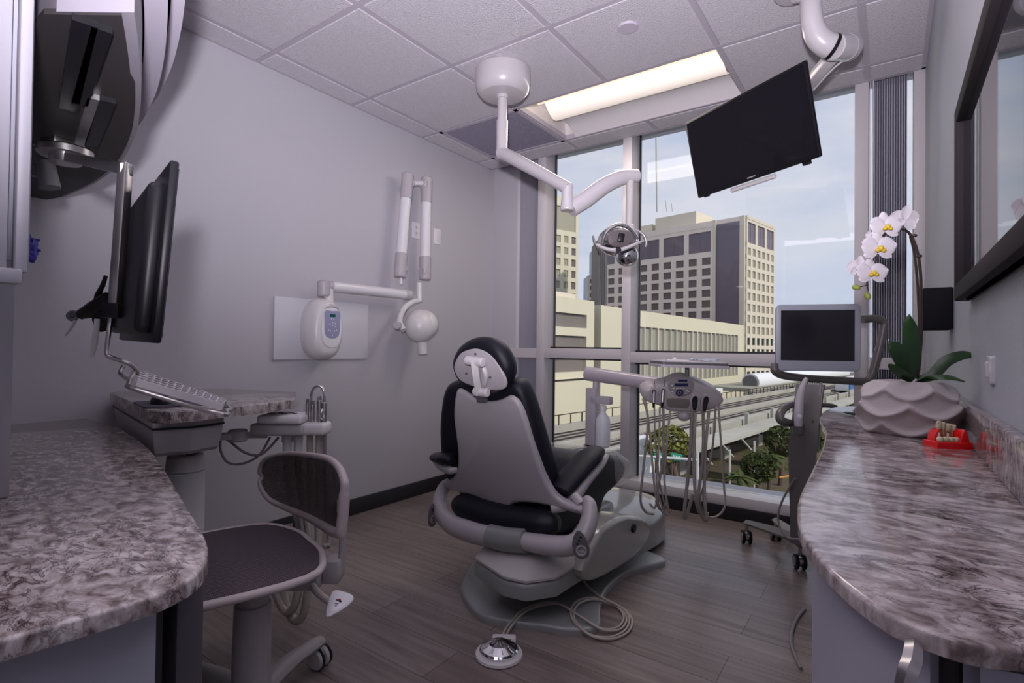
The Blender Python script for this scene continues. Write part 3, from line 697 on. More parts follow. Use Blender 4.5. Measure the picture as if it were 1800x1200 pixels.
# tall cabinet standing on the worktop at the very left
M['cabl'] = mat('cabinet_stripe', (.36, .35, .39), .45)
tcb = thing('tall_cabinet', 'tall pale storage cabinet standing on the left worktop at the picture edge', 'cabinet', (-1.6, 0, .74))
obj('lower_panel', MB().bb((-1.95, -.5, .74), (-1.46, .300, 1.19), .003), mat('cabinet_lower', (.33, .32, .35), .4), tcb)
obj('body', MB().bb((-1.85, -.5, 1.19), (-1.19, .262, 2.55), .003), 'cab', tcb)
ys = atX(30, 60, -1.165).y; yr = atX(58, 160, -1.165).y
obj('door', MB().bb((-1.188, ys+.004, 1.17), (-1.165, yr, 2.55), .004), 'cabl', tcb)
obj('door', MB().bb((-1.188, -.4, 1.17), (-1.17, ys-.004, 2.55), .003), 'cabl', tcb)
obj('light_rail', MB().bb((-1.185, -.4, 1.15), (-1.158, yr-.008, 1.175), .004), 'cabl', tcb)
# blue glove poking out of a dispenser behind that cabinet
random.seed(5)
gp = at(60, 435, 1.52)
bq = bmesh.new(); bmesh.ops.create_icosphere(bq, subdivisions=4, radius=1)
for v in bq.verts:
    k = 1+.28*MN.noise(v.co*1.8)+.16*MN.noise(v.co*4.5); v.co = V((v.co.x*.030, v.co.y*.028, v.co.z*.042))*k
mb = MB(); mb.add(bq, Matrix.Translation(gp+V((0, -.022, -.005))))
for dy, dz, ey, ez in ((0, .012, .026, .020), (.0, -.006, .030, -.004), (0, -.03, .014, -.028)):
    c = gp+V((0, -.01+dy, dz)); mb.tube([c-V((0, .015, 0)), c+V((.002, ey*.4, ez*.3)), c+V((.004, ey*.8, ez-dz*.6))], [.014, .010, .005], 10, 4, flat=.6)
tag(obj('disposable_glove', mb, 'glove'), 'crumpled blue glove sticking out behind the tall cabinet', 'glove')

# hung cabinet with curved front
zb = 1.62
oc = [atZ(x, y, zb) for x, y in ((236, 26), (244, 90), (248, 150), (246, 200), (236, 245), (212, 288), (170, 322), (115, 347))]
out = [(p.x, p.y) for p in oc]; out = [(p.x, p.y) for p in smooth([V((*q, 0)) for q in out], [0]*len(out), 3)[0]]
out2 = [(-1.17, .285)]+out+[(-2.72, out[-1][1]-.02), (-2.72, .285)]
hc = thing('hanging_cabinet', 'large grey wall-hung cabinet with curved front and black open underside, top left', 'cabinet', (-1.9, .2, zb))
M['underside'] = mat('dark_underside', (.030, .026, .028), .6)
M['cabside'] = mat('grey_cabinet_side', (.26, .245, .28), .4)
obj('body', MB().prism(out2, Matrix.Translation((0, 0, zb+.004)), 2.5-zb, 0), 'cabside', hc)
ins = [(x+(-.02 if x > -1.3 else 0), y-.012) for x, y in out2]
obj('bottom_panel', MB().prism(ins, Matrix.Translation((0, 0, zb)), .01, 0), 'underside', hc)
# outer curved door
dc = [(250, 178), (262, 120), (283, 60), (296, 0)]
def offs(pts, d): 
    r = []
    for i, p in enumerate(pts):
        a = V(pts[max(i-1, 0)]); b = V(pts[min(i+1, len(pts)-1)]); t = (b-a).normalized(); n = V((t.y, -t.x)); n = n if n.y > 0 else -n; r.append((p[0]+n.x*d, p[1]+n.y*d))
    return r
n0 = len(out)
d1 = out[2:int(n0*.86)]
obj('curved_door', MB().prism(offs(d1, .004)+offs(d1, .045)[::-1], Matrix.Translation((0, 0, 1.755)), .745, 0), mat('door_lilac', (.46, .43, .50), .35), hc)
d2 = out[4:int(n0*.80)]
obj('curved_door', MB().prism(offs(d2, .052)+offs(d2, .078)[::-1], Matrix.Translation((0, 0, 1.83)), .67, 0), mat('door_lilac2', (.50, .47, .54), .35), hc)
e0 = out[1]
obj('end_cap', MB().bb((out[0][0]-.03, .29, 1.70), (out[0][0]+.03, out[0][1]-.01, 2.5), .01), 'cab', hc)
# rails in the underside
def zq(x, y): return atZ(x, y, zb)
mbk = []
for (xa, ya, xb_, yb, wd) in ((150, 30, 120, 185, .035), (180, 42, 140, 175, .030), (165, 165, 140, 250, .022), (190, 170, 160, 250, .03)):
    a, b = zq(xa, ya), zq(xb_, yb); t = (b-a).normalized(); s_ = V((-t.y, t.x, 0))*wd/2
    obj('slide_rail', MB().loft([[p+V((0, 0, dz)) for p in (a-s_, a+s_, b+s_, b-s_)] for dz in (-.012, 0)]), 'black' if wd > .028 else 'steel', hc)
wp = zq(100, 120)
# suspended monitor arm
ma = thing('monitor_mount', 'brushed steel arm hanging from the cabinet rails, carrying the monitor', 'monitor arm', at(110, 272, 1.55))
c = at(88, 236, 1.5)
obj('bracket', MB(frame(c, V((1, .2, 0)), z=V((0, 0, 1)))).box((0, 0, .0), (.12, .03, .055), bev=.003).box((.04, 0, -.03), (.07, .05, .02), bev=.003).box((-.02, .0, .045), (.10, .04, .02), bev=.003).box((0.03, 0, .075), (.02, .03, .06)), 'steel', ma)
c = at(115, 268, 1.45)
obj('swivel', MB().cyl(c-V((0, 0, .012)), c+V((0, 0, .012)), .062, bev=.004).cyl(c-V((0, 0, .03)), c-V((0, 0, .012)), .035), 'steel', ma)
obj('knob', MB().cyl(at(62, 290, 1.45), at(62, 310, 1.45), .012).cyl(at(80, 285, 1.45), at(88, 330, 1.45), .02, .024), 'dkgrey', ma)
p0, p1, p2 = at(122, 277, 1.40), at(221, 297, 1.05), at(203, 541, 1.05)
def bar(mb, a, b, wx, wy, up=None):
    d = b-a; L_ = d.length; up = up or (V((0, 0, 1)) if abs(d.normalized().z) < .9 else R0)
    X = frame((a+b)/2, d, z=up); return mb.box((0, 0, 0), (L_, wx, wy), bev=min(wx, wy)*.15, L=X)
obj('cross_bar', bar(MB(), p0, p1+(p1-p0).normalized()*.008, .024, .024), 'steel', ma)
obj('upright', bar(MB(), p1+V((0, 0, .012)), p2, .022, .018, R0), 'steel', ma)
obj('lower_clamp', MB(frame(p2, R0, z=V((0, 0, 1)))).box((0.0, 0, -.006), (.035, .035, .028), bev=.003), 'black', ma)
TL, BL, TR, BR = at(236, 372, 1.26), at(208, 590, 1.26), at(301, 268, .90), at(268, 612, .90)
ctr = (TL+BL+TR+BR)/4; xax = ((TR+BR)-(TL+BL)); up_ = ((TL+TR)-(BL+BR)); Wm = xax.length/2; Hm = up_.length/2
Xm = frame(ctr, xax, y=up_)                               # z: towards camera side or away
sgn = 1 if (Xm.to_3x3() @ V((0, 0, 1))).dot(CAM-ctr) > 0 else -1
mo = thing('monitor', 'black flat monitor seen from behind, hanging over the left side unit', 'monitor', ctr)
obj('housing', MB(Xm).box((0, 0, -.006*sgn), (Wm, Hm, .014), bev=.004).box((0, -.01, .010*sgn), (Wm*.9, Hm*.84, .03), bev=.012, seg=3), 'black', mo)
obj('screen', MB(Xm).box((0, 0, -.0138*sgn), (Wm-.02, Hm-.02, .002)), 'gloss', mo)
obj('mount_plate', MB(frame(at(237, 505, 1.14), xax, y=up_)).box((0, 0, 0), (.10, .20, .030), bev=.010, seg=3), 'black', mo)
obj('hinge', MB().tube([at(218, 428, 1.1), at(213, 442, 1.1), at(206, 452, 1.12)], .007, 10), 'steel', ma)
# black cable bundle
cb_ = thing('cable_bundle', 'tangle of black cables and clips behind the monitor', 'cables', at(175, 545, 1.15))
obj('clamp_arm', MB().tube([at(142, 553, 1.15), at(165, 540, 1.14), at(190, 520, 1.13)], [.011, .014, .010], 10, 3).tube([at(150, 552, 1.15), at(178, 548, 1.15), at(200, 546, 1.14)], .010, 8, 3), 'black', cb_)
mb = MB(); random.seed(2)
for k in range(5):
    mb.tube([at(186-k, 485+4*k, 1.13), at(176-2*k, 515+3*k, 1.14), at(165+5*k, 555+3*k, 1.16), at(175+2*k, 580-3*k, 1.16), at(196, 570-4*k, 1.15), at(200, 550, 1.14)], .004, 8, 4)
obj('cable', mb, 'black', cb_)
obj('clip_ring', MB().tube([at(128+8*cos(a), 555+7*sin(a), 1.15) for a in [2*pi*k/12 for k in range(12)]], .004, 8, close=True).ell(at(127, 555, 1.16), (.011, .011, .011)), 'dkgrey', cb_)
for (a, b, c_, w0) in ((at(171, 560, 1.15), at(167, 600, 1.15), at(162, 628, 1.15), .0065), (at(133, 562, 1.15), at(125, 575, 1.15), at(115, 590, 1.15), .0055)):
    obj('blade', MB().tube([a, b, c_], [w0*.8, w0, w0*.5], 10, 3, flat=.4), 'plastic', cb_)
# keyboard tray on bent wire
kt = thing('keyboard_tray', 'bent steel wire keyboard tray hanging tilted below the monitor', 'keyboard tray', at(232, 645, 1.12))
ka, kb = at(232, 682, 1.02), at(392, 728, 1.02); kc, kd = at(243, 656, 1.16), at(400, 715, 1.14)
obj('hanger_wire', MB().tube([at(196, 548, 1.12), at(190, 595, 1.12), at(188, 620, 1.12), at(196, 628, 1.12), at(229, 640, 1.14), kc], .0045, 10, 4), 'steel', kt)
obj('tray_wire', MB().tube([kc, at(320, 680, 1.15), kd, at(397, 722, 1.08), kb, at(310, 706, 1.02), ka, at(226, 675, 1.04), at(233, 660, 1.10)], .0045, 10, 5, close=True), 'steel', kt)
obj('stop_wire', MB().tube([at(345, 690, 1.13), at(347, 686, 1.14), at(356, 688, 1.14), at(395, 706, 1.14), at(398, 712, 1.12)], .003, 8, 4), 'steel', kt)
obj('side_loop', MB().tube([at(217, 642, 1.13), at(211, 655, 1.12), at(217, 661, 1.10), at(228, 668, 1.06)], .004, 8, 4), 'steel', kt)
kn = thing('keyboard', 'white and grey keyboard lying on the wire tray', 'keyboard', (ka+kb+kc+kd)/4)
nn = (kb-ka).cross(kc-ka).normalized(); nn = nn if nn.z > 0 else -nn
q = [ka.lerp(kb, .03), ka.lerp(kb, .97), kb.lerp(kd, .62).lerp(ka, .03), ka.lerp(kc, .62).lerp(kb, .03)]
q = [v+nn*.006 for v in q]
obj('case', MB().loft([[v for v in q], [v+nn*.014 for v in q]]), 'plastic', kn)
mb = MB()
for i in range(12):
    for j in range(4):
        u, v = (i+.5)/12, (j+.5)/4; c = q[0]*(1-u)*(1-v)+q[1]*u*(1-v)+q[2]*u*v+q[3]*(1-u)*v
        mb.box((0, 0, .015), (.010, .009, .002), bev=.0008, seg=1, L=frame(c, kb-ka, z=nn))
obj('keys', mb, mat('key_grey', (.30, .28, .31), .5), kn)
# side unit with quartz top
su = thing('side_unit', 'swivelling cabinet arm unit with grey drawer under a small quartz top', 'dental unit', (-2.1, 1.0, 0))
so = [(max(p.x, XL+.012), p.y) for p in (atZ(x, y, .85) for x, y in ((194, 689), (262, 721), (300, 724), (342, 721), (397, 715), (460, 709), (517, 702), (521, 689), (400, 683), (280, 682)))]
so = [(p.x, p.y) for k in range(1) for p in [V((*q_, 0)) for q_ in so]]
tp = tag(obj('worktop_slab', MB().prism(so, Matrix.Translation((0, 0, .815)), .035, .005), 'quartz'), 'small quartz top on the swivel side unit, next to the left wall', 'worktop')
dr = [(max(p.x, XL+.012), p.y) for p in (atZ(x, y, .812) for x, y in ((199, 706), (268, 744), (338, 740), (394, 733), (330, 690)))]
rings = []
for z, s_ in ((.700, .86), (.712, .90), (.77, .97), (.812, 1.0)):
    cx = sum(p[0] for p in dr)/5; cy = sum(p[1] for p in dr)/5
    rings.append([V((cx+(p[0]-cx)*s_, cy+(p[1]-cy)*s_, z)) for p in dr])
M['unitg'] = mat('unit_grey', (.44, .42, .425), .4)
obj('drawer_box', MB().loft(rings), 'unitg', su, ang=20)
obj('drawer_gap', MB().loft([[V((cx+(p[0]-cx)*1.012, cy+(p[1]-cy)*1.012, z)) for p in dr] for z in (.790, .796)]), 'black', su)
c0 = at(327, 800, 1.92); c0.z = 0
obj('column', MB().cyl(c0, c0+V((0, 0, .60)), .062, bev=.004).cyl(c0+V((0, 0, .602)), c0+V((0, 0, .66)), .064, .060, bev=.006), 'plastic', su)
obj('neck', MB().cyl(c0+V((0, 0, .655)), c0+V((0, 0, .71)), .022), 'unitg', su)
obj('bracket', MB(frame(c0+V((0, 0, .705)), V((1, .1, 0)), z=V((0, 0, 1)))).box((-.02, 0, .0), (.15, .11, .05), bev=.01), 'unitg', su)
a1, a2, a3 = at(345, 772, 1.9), at(418, 765, 2.0), at(470, 764, 2.05)
obj('arm', bar(MB(), a1-V((.03, 0, 0)), a2, .05, .022), 'unitg', su)
obj('joint', MB().cyl(a2-V((0, 0, .022)), a2+V((0, 0, .022)), .034, bev=.005), 'unitg', su)
obj('arm', bar(MB(), a2, a3, .04, .02), 'unitg', su)
Xh = frame(at(497, 752, 2.05), R0, z=V((0, 0, 1)))
obj('control_block', MB(Xh).box((0, 0, 0), (.20, .12, .045), bev=.010, seg=3), 'unitg', su)
kp = obj('keypad', MB(Xh).box((.015, -.01, .040), (.165, .13, .034), bev=.012, seg=3), 'plastic', su)
mb = MB(Xh)
for x, y, s_ in ((-.035, -.02, .016), (-.008, .0, .010), (.012, -.02, .012), (.030, .005, .010), (.050, -.01, .010)): mb.lathe([(0, 0), (s_, 0), (s_, .002), (0, .002)], (x, y, .057), seg=16, sy=.6)
obj('buttons', mb, mat('button_purple', (.06, .04, .09), .4), kp)
Xi = frame(at(556, 752, 2.05), R0, z=V((0, 0, 1)))
obj('holder_block', MB(Xi).box((0, 0, 0), (.095, .09, .048), bev=.014, seg=3), 'plastic', su)
obj('filter_cup', MB().cyl(at(505, 762, 2.05), at(505, 776, 2.05), .020).cyl(at(505, 776, 2.05), at(505, 803, 2.05), .017), 'plastic', su)
obj('filter_cup', MB().cyl(at(524, 762, 2.05), at(524, 776, 2.05), .019).cyl(at(524, 776, 2.05), at(524, 803, 2.05), .016), 'plastic', su)
# instruments standing in the holder
iv = [(thing('suction_handpiece', l, 'suction handpiece', at(x, 740, 2.05)), x, y0, r) for l, x, y0, r in (
    ('silver suction handpiece, leftmost in the holder', 540, 703, .007), ('silver suction tip with dark collar, second in the holder', 549, 706, .009), ('chrome high volume suction tube in the middle of the holder', 561, 698, .010), )]
for t_, x, y0, r in iv:
    obj('body', MB().cyl(at(x, 745, 2.05), at(x+.5, y0+5, 2.05), r, bev=.001), 'steel', t_)
    obj('collar', MB().cyl(at(x+.5, y0+5, 2.05), at(x+.5, y0-2, 2.05), r*.85), 'dkgrey' if x < 555 else 'chrome', t_)
sy_g = thing('air_water_syringe', 'chrome syringe with looped hook spout in the holder', 'syringe', at(570, 740, 2.05))
obj('spout', MB().tube([at(547, 716, 2.05), at(547, 695, 2.05), at(551, 683, 2.05), at(559, 678.5, 2.05), at(567, 683, 2.05), at(570, 695, 2.05), at(570, 706, 2.05)], .0055, 12, 5), 'chrome', sy_g)
obj('body', MB().cyl(at(570, 744, 2.05), at(570, 707, 2.05), .009, .0095, bev=.001), 'steel', sy_g)
obj('trigger', MB().tube([at(566, 736, 2.03), at(564, 726, 2.02), at(567, 720, 2.03)], .005, 10, 3), 'chrome', sy_g)
# hoses of the side unit
def hose(name, label, pts, r, m='hose', cat='hose', group=None, parent=None, sub=5):
    o = obj(name, MB().tube(pts, r, 10, sub), m, parent)
    if not parent: tag(o, label, cat, group)
    return o
for (x0, x1, x2, r, z2, m_) in ((505, 508, 530, .015, 1090, 'hose'), (524, 528, 545, .015, 1105, 'hose'), (545, 545, 549, .013, 1040, 'hose'), (560, 560, 560, .012, 1030, 'hose'), (570, 572, 578, .009, 1000, 'cable')):
    hose('hose', '', [at(x0, 790 if x0 < 530 else 762, 2.05), at(x1, 850, 2.05), at(x2, 950, 2.0), at(x2-8, z2-40, 1.95), at(x2-26, z2-15, 1.95), at(x2-45, z2-50, 1.97), at(x2-52, z2-110, 2.0)], r, m_, parent=su)
hose('cable', '', [at(345, 790, 1.92), at(372, 775, 1.95), at(395, 770, 2.0), at(430, 795, 2.02), at(460, 798, 2.02), at(490, 768, 2.04)], .005, 'cable', parent=su)
hose('cable', '', [at(388, 770, 1.98), at(388, 792, 1.99), at(400, 812, 2.0), at(425, 815, 2.02), at(455, 800, 2.03), at(475, 768, 2.05)], .0045, 'cable', parent=su)
hose('cable', '', [at(325, 795, 1.9), at(335, 800, 1.9), at(355, 790, 1.9), at(372, 776, 1.93)], .0045, 'cable', parent=su)
# mouse and pad on the small top
pc = atZ(290, 712, .85)
tag(obj('mouse_pad', MB(frame(V((pc.x-.03, pc.y+.02, .851)), V((1, -.2, 0)), z=V((0, 0, 1)))).prism(rrect(.23, .17, .02), Matrix(), .004, .001), mat('mouse_pad', (.05, .045, .075), .6)), 'dark rounded mouse pad on the small quartz top', 'mouse pad')
ms = atZ(283, 706, .86)
mm_ = thing('computer_mouse', 'black computer mouse on the dark pad', 'mouse', ms)
obj('shell', MB(frame(V((ms.x, ms.y, .855)), V((1, -.2, 0)), z=V((0, 0, 1)))).lathe([(.031, 0), (.031, .008), (.027, .018), (.018, .026), (0, .030)], seg=24, sx=1.6), 'black', mm_)
obj('wheel', MB(frame(V((ms.x, ms.y, .855)), V((1, -.2, 0)), z=V((0, 0, 1)))).cyl((.03, -.003, .021), (.03, .003, .021), .006), 'dkgrey', mm_)

# ------------------------------------------------------------------ operator stool
SC = V((-1.475, .735, 0)); SX = V((-.965, .262, 0)).normalized()      # SX runs from the near end of the backrest to the far end
SF = V((-SX.y, SX.x, 0)); SF = SF if SF.y > 0 else -SF
Xs = frame(SC, SX, z=V((0, 0, 1))); SFs = 1 if (Xs.to_3x3() @ V((0, 1, 0))).dot(SF) > 0 else -1
sl = thing('operator_stool', 'mesh task stool with pale taupe frame between the left worktop and the dental chair', 'stool', SC)
M['taupep'] = mat('taupe_frame_plastic', (.50, .435, .43), .4)
so_ = sm2([(-.25, .14), (-.24, -.14), (-.12, -.235), (.12, -.235), (.24, -.14), (.25, .14), (.13, .225), (0, .235), (-.13, .225)], 4)
zs = .475
def dome(u, v): return -.012*(u*u+v*v)/.06+.02
n = 14; g = []
b = bmesh.new()
ctrv = b.verts.new((0, 0, zs+.022)); prev = None; rings_ = []
for k in range(1, 7):
    s_ = k/6*.965; rings_.append([b.verts.new((x*s_, y*s_*SFs, zs+.022-.022*s_**3-.02*max(0, -y*s_-.12)/.1*0)) for x, y in so_])
for j in range(len(so_)): b.faces.new((ctrv, rings_[0][j], rings_[0][(j+1) % len(so_)]))
for A, B in zip(rings_[:-1], rings_[1:]):
    for j in range(len(so_)): b.faces.new((A[j], B[j], B[(j+1) % len(so_)], A[(j+1) % len(so_)]))
bmesh.ops.recalc_face_normals(b, faces=b.faces[:])
bmesh.ops.solidify(b, geom=b.faces[:], thickness=.012)
o = obj('seat', MB(Xs).add(b), 'mesh_seat', sl); uvplanar(o, Xs)
obj('seat_frame', MB().tube([Xs @ V((x, y*SFs, zs-.006)) for x, y in so_], .0105, 12, 1, close=True, flat=1.0), 'taupep', sl)
obj('seat_support', MB(Xs).box((0, 0, zs-.05), (.30, .22, .035), bev=.01).box((-.12, .05*SFs, zs-.035), (.05, .30, .02), bev=.006).box((.12, .05*SFs, zs-.035), (.05, .30, .02), bev=.006), 'taupe', sl)
pb_ = (Xs @ V((0.0, -.0, 0)))+R0*.085+H_*.0
obj('gas_lift', MB().cyl(V((pb_.x, pb_.y, .09)), V((pb_.x, pb_.y, .36)), .050, .046, bev=.003).cyl(V((pb_.x, pb_.y, .36)), V((pb_.x, pb_.y, zs-.06)), .040), 'unitg', sl)
obj('hub', MB().cyl(V((pb_.x, pb_.y, .065)), V((pb_.x, pb_.y, .125)), .07, .055, bev=.008), 'unitg', sl)
cast = atZ(562, 1172, 0); a0 = math.atan2(cast.y-pb_.y, cast.x-pb_.x); Rl = V((cast.x-pb_.x, cast.y-pb_.y)).length
for k in range(5):
    a = a0+k*2*pi/5; e = V((pb_.x+cos(a)*Rl, pb_.y+sin(a)*Rl, .085)); c_ = V((pb_.x, pb_.y, .10))
    lg = obj('leg', MB().tube([c_, c_.lerp(e, .5)+V((0, 0, .015)), e], [.034, .030, .022], 12, 4, flat=.75), 'unitg', sl)
    w0 = V((e.x, e.y, .035)); ax = Matrix.Rotation(.5*(k-1), 3, 'Z') @ V((.62, -.78, 0))
    obj('caster', MB().cyl(w0-ax*.028, w0-ax*.004, .034, bev=.007).cyl(w0+ax*.004, w0+ax*.028, .034, bev=.006).cyl(w0+V((0, 0, .02)), V((e.x, e.y, .085)), .008), 'plastic', lg)
    obj('tyre', MB().cyl(w0-ax*.021, w0-ax*.011, .0350).cyl(w0+ax*.011, w0+ax*.021, .0350), 'black', lg)
# backrest: curved mesh in a frame
tpx = [(456, 834, 1.94), (459, 816, 1.93), (472, 803, 1.90), (500, 797, 1.86), (540, 799, 1.74), (578, 807, 1.62), (598, 826, 1.53), (606, 850, 1.50)]
bpx = [(456, 842, 1.94), (459, 858, 1.93), (474, 878, 1.92), (505, 893, 1.90), (540, 908, 1.80), (565, 922, 1.70), (585, 934, 1.57), (599, 936, 1.50)]
T_ = smooth([at(*p) for p in tpx], [0]*8, 4)[0]; B_ = smooth([at(*p) for p in bpx], [0]*8, 4)[0]
g = []
for i in range(len(T_)):
    u = i/(len(T_)-1); r = []
    for j in range(9):
        v = j/8; q = T_[i].lerp(B_[i], v); q += SF*(.035*sin(pi*v)*sin(pi*min(1, .08+u*.9)))
        r.append(q)
    g.append(r)
o = obj('backrest', MB().sheet(g, .003), 'mesh_back', sl); uvplanar(o, frame(T_[0], SX, y=V((0, 0, 1))))
rim = [r[0] for r in g[1:]]+[g[-1][j] for j in range(1, 8)]+[r[-1] for r in g[:0:-1]]+[g[0][4]]
rad = [.0075+.009*max(0, (i/len(T_))-.35) if i < len(T_) else (.016 if i < len(T_)+7 else max(.007, .016-.010*(i-len(T_)-7)/len(T_))) for i in range(len(rim))]
obj('back_frame', MB().tube(rim, rad, 12, 2, close=True), 'taupep', sl)
sp_ = at(600, 905, 1.62)
obj('back_stem', MB().tube([at(607, 890, 1.6), at(603, 940, 1.62), at(600, 985, 1.62), at(590, 1020, 1.60), at(555, 1012, 1.62)], [.013, .012, .012, .011, .013], 10, 4, flat=.6), 'unitg', sl)
obj('tilt_knob', MB(frame(at(602, 888, 1.56), R0, z=V((0, 0, 1)))).box((0, 0, .0), (.028, .03, .045), bev=.008, seg=3).box((-.004, 0, -.07), (.02, .03, .05), bev=.008, seg=3), 'taupep', sl)
obj('mechanism', MB(frame(at(530, 1015, 1.60), R0, z=V((0, 0, 1)))).box((0, 0, 0), (.13, .10, .04), bev=.008).box((.09, .02, 0.02), (.05, .07, .07), bev=.008), 'unitg', sl)
lv = at(549, 1030, 1.50)
obj('lever', MB().tube([lv, at(560, 1043, 1.48), at(580, 1058, 1.46)], [.011, .010, .009], 10, 3), 'taupep', sl)
Xl = frame(at(597, 1060, 1.45), R_*1+U_*-.08, y=U_*.75+F_*.66)
pad = sm2([(-.027, .026), (.010, .028), (.034, .018), (.030, .0), (.0, -.026), (-.026, -.034)], 4)
pl = obj('paddle', MB(Xl).prism(pad, Matrix(), .006, .002), 'white', sl)
mb = MB(Xl)
for x, y, w_, h_ in ((-.004, .006, .014, .003), (.002, .003, .008, .004), (-.006, -.003, .010, .0015), (-.005, -.006, .008, .0015), (-.007, -.009, .006, .0015)): mb.box((x, y, .0063), (w_, h_, .0006))
obj('figure_mark', mb, 'black', pl); obj('red_mark', MB(Xl).box((-.002, .0085, .0064), (.009, .0025, .0007)), 'red', pl)

# ------------------------------------------------------------------ wall x-ray
wl = XL
a_, b_ = atX(480, 520, wl), atX(477, 632, wl); c_ = atX(630, 630, wl)
tag(obj('backing_board', MB().bb((wl, a_.y, .978), (wl+.018, c_.y+.06, 1.325), .002), mat('white_board', (.62, .62, .66), .5)), 'flat white backing board on the left wall behind the x-ray control box', 'board')
xf = wl+.15; fc = atX(577, 588, xf-.02)
xr = thing('xray_control_box', 'rounded white x-ray control box with lavender keypad on the left wall', 'x-ray unit', (wl, fc.y, 1.15))
def egg(w, h, dz=0, n=36, p=2.6):
    r = []
    for k in range(n):
        a = 2*pi*k/n; c, s = cos(a), sin(a); ww = w*(1-.14*max(0, s)); r.append((ww/2*abs(c)**(2/p)*(1 if c > 0 else -1), h/2*abs(s)**(2/p)*(1 if s > 0 else -1)+dz))
    return r
yc = fc.y; zc_ = 1.158
rings = [[V((wl+.018+t, yc+x, zc_+z)) for x, z in egg(w_, h_)] for t, w_, h_ in ((0, .215, .345), (.045, .225, .365), (.075, .215, .355), (.10, .195, .33), (.118, .165, .30), (.125, .13, .26))]
obj('case', MB().loft(rings), 'plastic', xr, ang=60)
fx = wl+.018+.125
Xk = Matrix(((0, 0, 1, fx), (1, 0, 0, yc+.012), (0, 1, 0, zc_+.01), (0, 0, 0, 1)))
bez = [(x, y) for x, y in egg(.135, .235)]
obj('fascia', MB(Xk).prism(bez, Matrix.Translation((0, -.005, -.008)), .014, .004), 'white', xr)
kpo = sm2([(-.048, .085), (0, .088), (.048, .085), (.052, .02), (.046, -.045), (.02, -.066), (-.02, -.066), (-.046, -.045), (-.052, .02)], 4)
kp = obj('keypad', MB(Xk).prism(kpo, Matrix.Translation((0, 0, .004)), .004, .001), 'lav', xr)
obj('display', MB(Xk).box((0, .062, .0085), (.036, .016, .002)), 'lcd', kp)
mb = MB(Xk)
for x, y in ((-.008, .042), (.008, .042), (0, .022), (0, .006), (.018, .018), (.02, .0), (-.018, .012), (-.026, -.022), (-.014, -.026), (.014, -.026), (.028, -.022), (.0, -.052)): mb.box((x, y, .0085), (.006, .008, .0015), bev=.001, seg=1)
obj('buttons', mb, 'white', kp)
obj('socket', MB(Xk).box((-.012, -.118, -.012), (.020, .020, .012), bev=.002), 'black', xr)
obj('hood', MB(Xk).tube([(-.045, .102, .002), (0, .116, .006), (.045, .102, .002)], [.003, .007, .003], 10, 4), 'shell', xr)
mb = MB(Xk)
for k in range(4): mb.box((-.012+.008*k, .126, -.002), (.006, .004, .001))
obj('lettering', mb, 'greyp', xr)
# folding arm: post on the box, horizontal arm, two upright arms, tubehead
xa = wl+.10
xm = thing('xray_machine', 'folded white x-ray arm with lilac-grey joints and round tubehead on the left wall', 'x-ray arm', (xa, 2.0, 1.4))
def ax_(x, y, dx=0): return atX(x, y, xa+dx)
obj('post', MB().cyl(ax_(578, 535), ax_(578, 508), .030, .026), 'plastic', xm)
obj('joint', MB().cyl(ax_(569, 512)-V((0, 0, .03)), ax_(569, 493), .036, bev=.010).cyl(ax_(569, 503), ax_(585, 503), .030, bev=.006), 'greyp', xm)
obj('horizontal_arm', MB().cyl(ax_(582, 503), ax_(712, 517), .030), 'white', xm)
obj('joint', MB().cyl(ax_(708, 516.5), ax_(722, 518), .033, bev=.012), mat('joint_grey', (.50, .49, .50), .4), xm)
for (x0, y0, x1, y1) in ((703, 480, 717, 305), (747, 485, 750, 312)):
    a, b = ax_(x0, y0, .0), ax_(x1, y1, .0); s_ = 1 if x0 == 703 else -1
    obj('upright_arm', MB().cyl(a.lerp(b, .12), a.lerp(b, .78), .036), 'white', xm)
    obj('joint', MB().cyl(a.lerp(b, -.04), a.lerp(b, .20), .040, bev=.006).cyl(a+V((0, .0, .03)), a+V((0, .04*s_, .03)), .036, bev=.008), 'greyp', xm)
    obj('joint', MB().cyl(a.lerp(b, .74), a.lerp(b, 1.0), .040, bev=.006).cyl(b.lerp(a, .08), b.lerp(a, .08)+V((0, .045*s_, 0)), .036, bev=.008), 'greyp', xm)
obj('link', MB().cyl(ax_(722, 322), ax_(742, 322), .016), 'white', xm)
obj('wrist', MB().cyl(ax_(737, 497), ax_(737, 530), .018), 'white', xm)
hc_ = ax_(740, 573, .06)
Xh = frame(hc_, V((0, 1, 0)), z=V((0, 0, 1)))
obj('tubehead', MB(Xh).ell((-.01, 0, 0), (.105, .10, .112)).ell((.03, .0, .012), (.09, .10, .10)), 'plastic', xm)
obj('yoke', MB().tube([ax_(737, 528), ax_(722, 532), ax_(708, 545), ax_(702, 566, .06), ax_(710, 580, .11)], [.016, .02, .021, .021, .017], 14, 4), 'plastic', xm)
obj('yoke_knob', MB().cyl(ax_(704, 572, .05), ax_(697, 572, .11), .024, bev=.004), 'greyp', xm)
obj('cone', MB().cyl(ax_(742, 600, .06), ax_(743, 622, .06), .034, .032, bev=.003), 'plastic', xm)
obj('neck', MB().cyl(ax_(705, 488), ax_(705, 500), .010), 'white', xm)

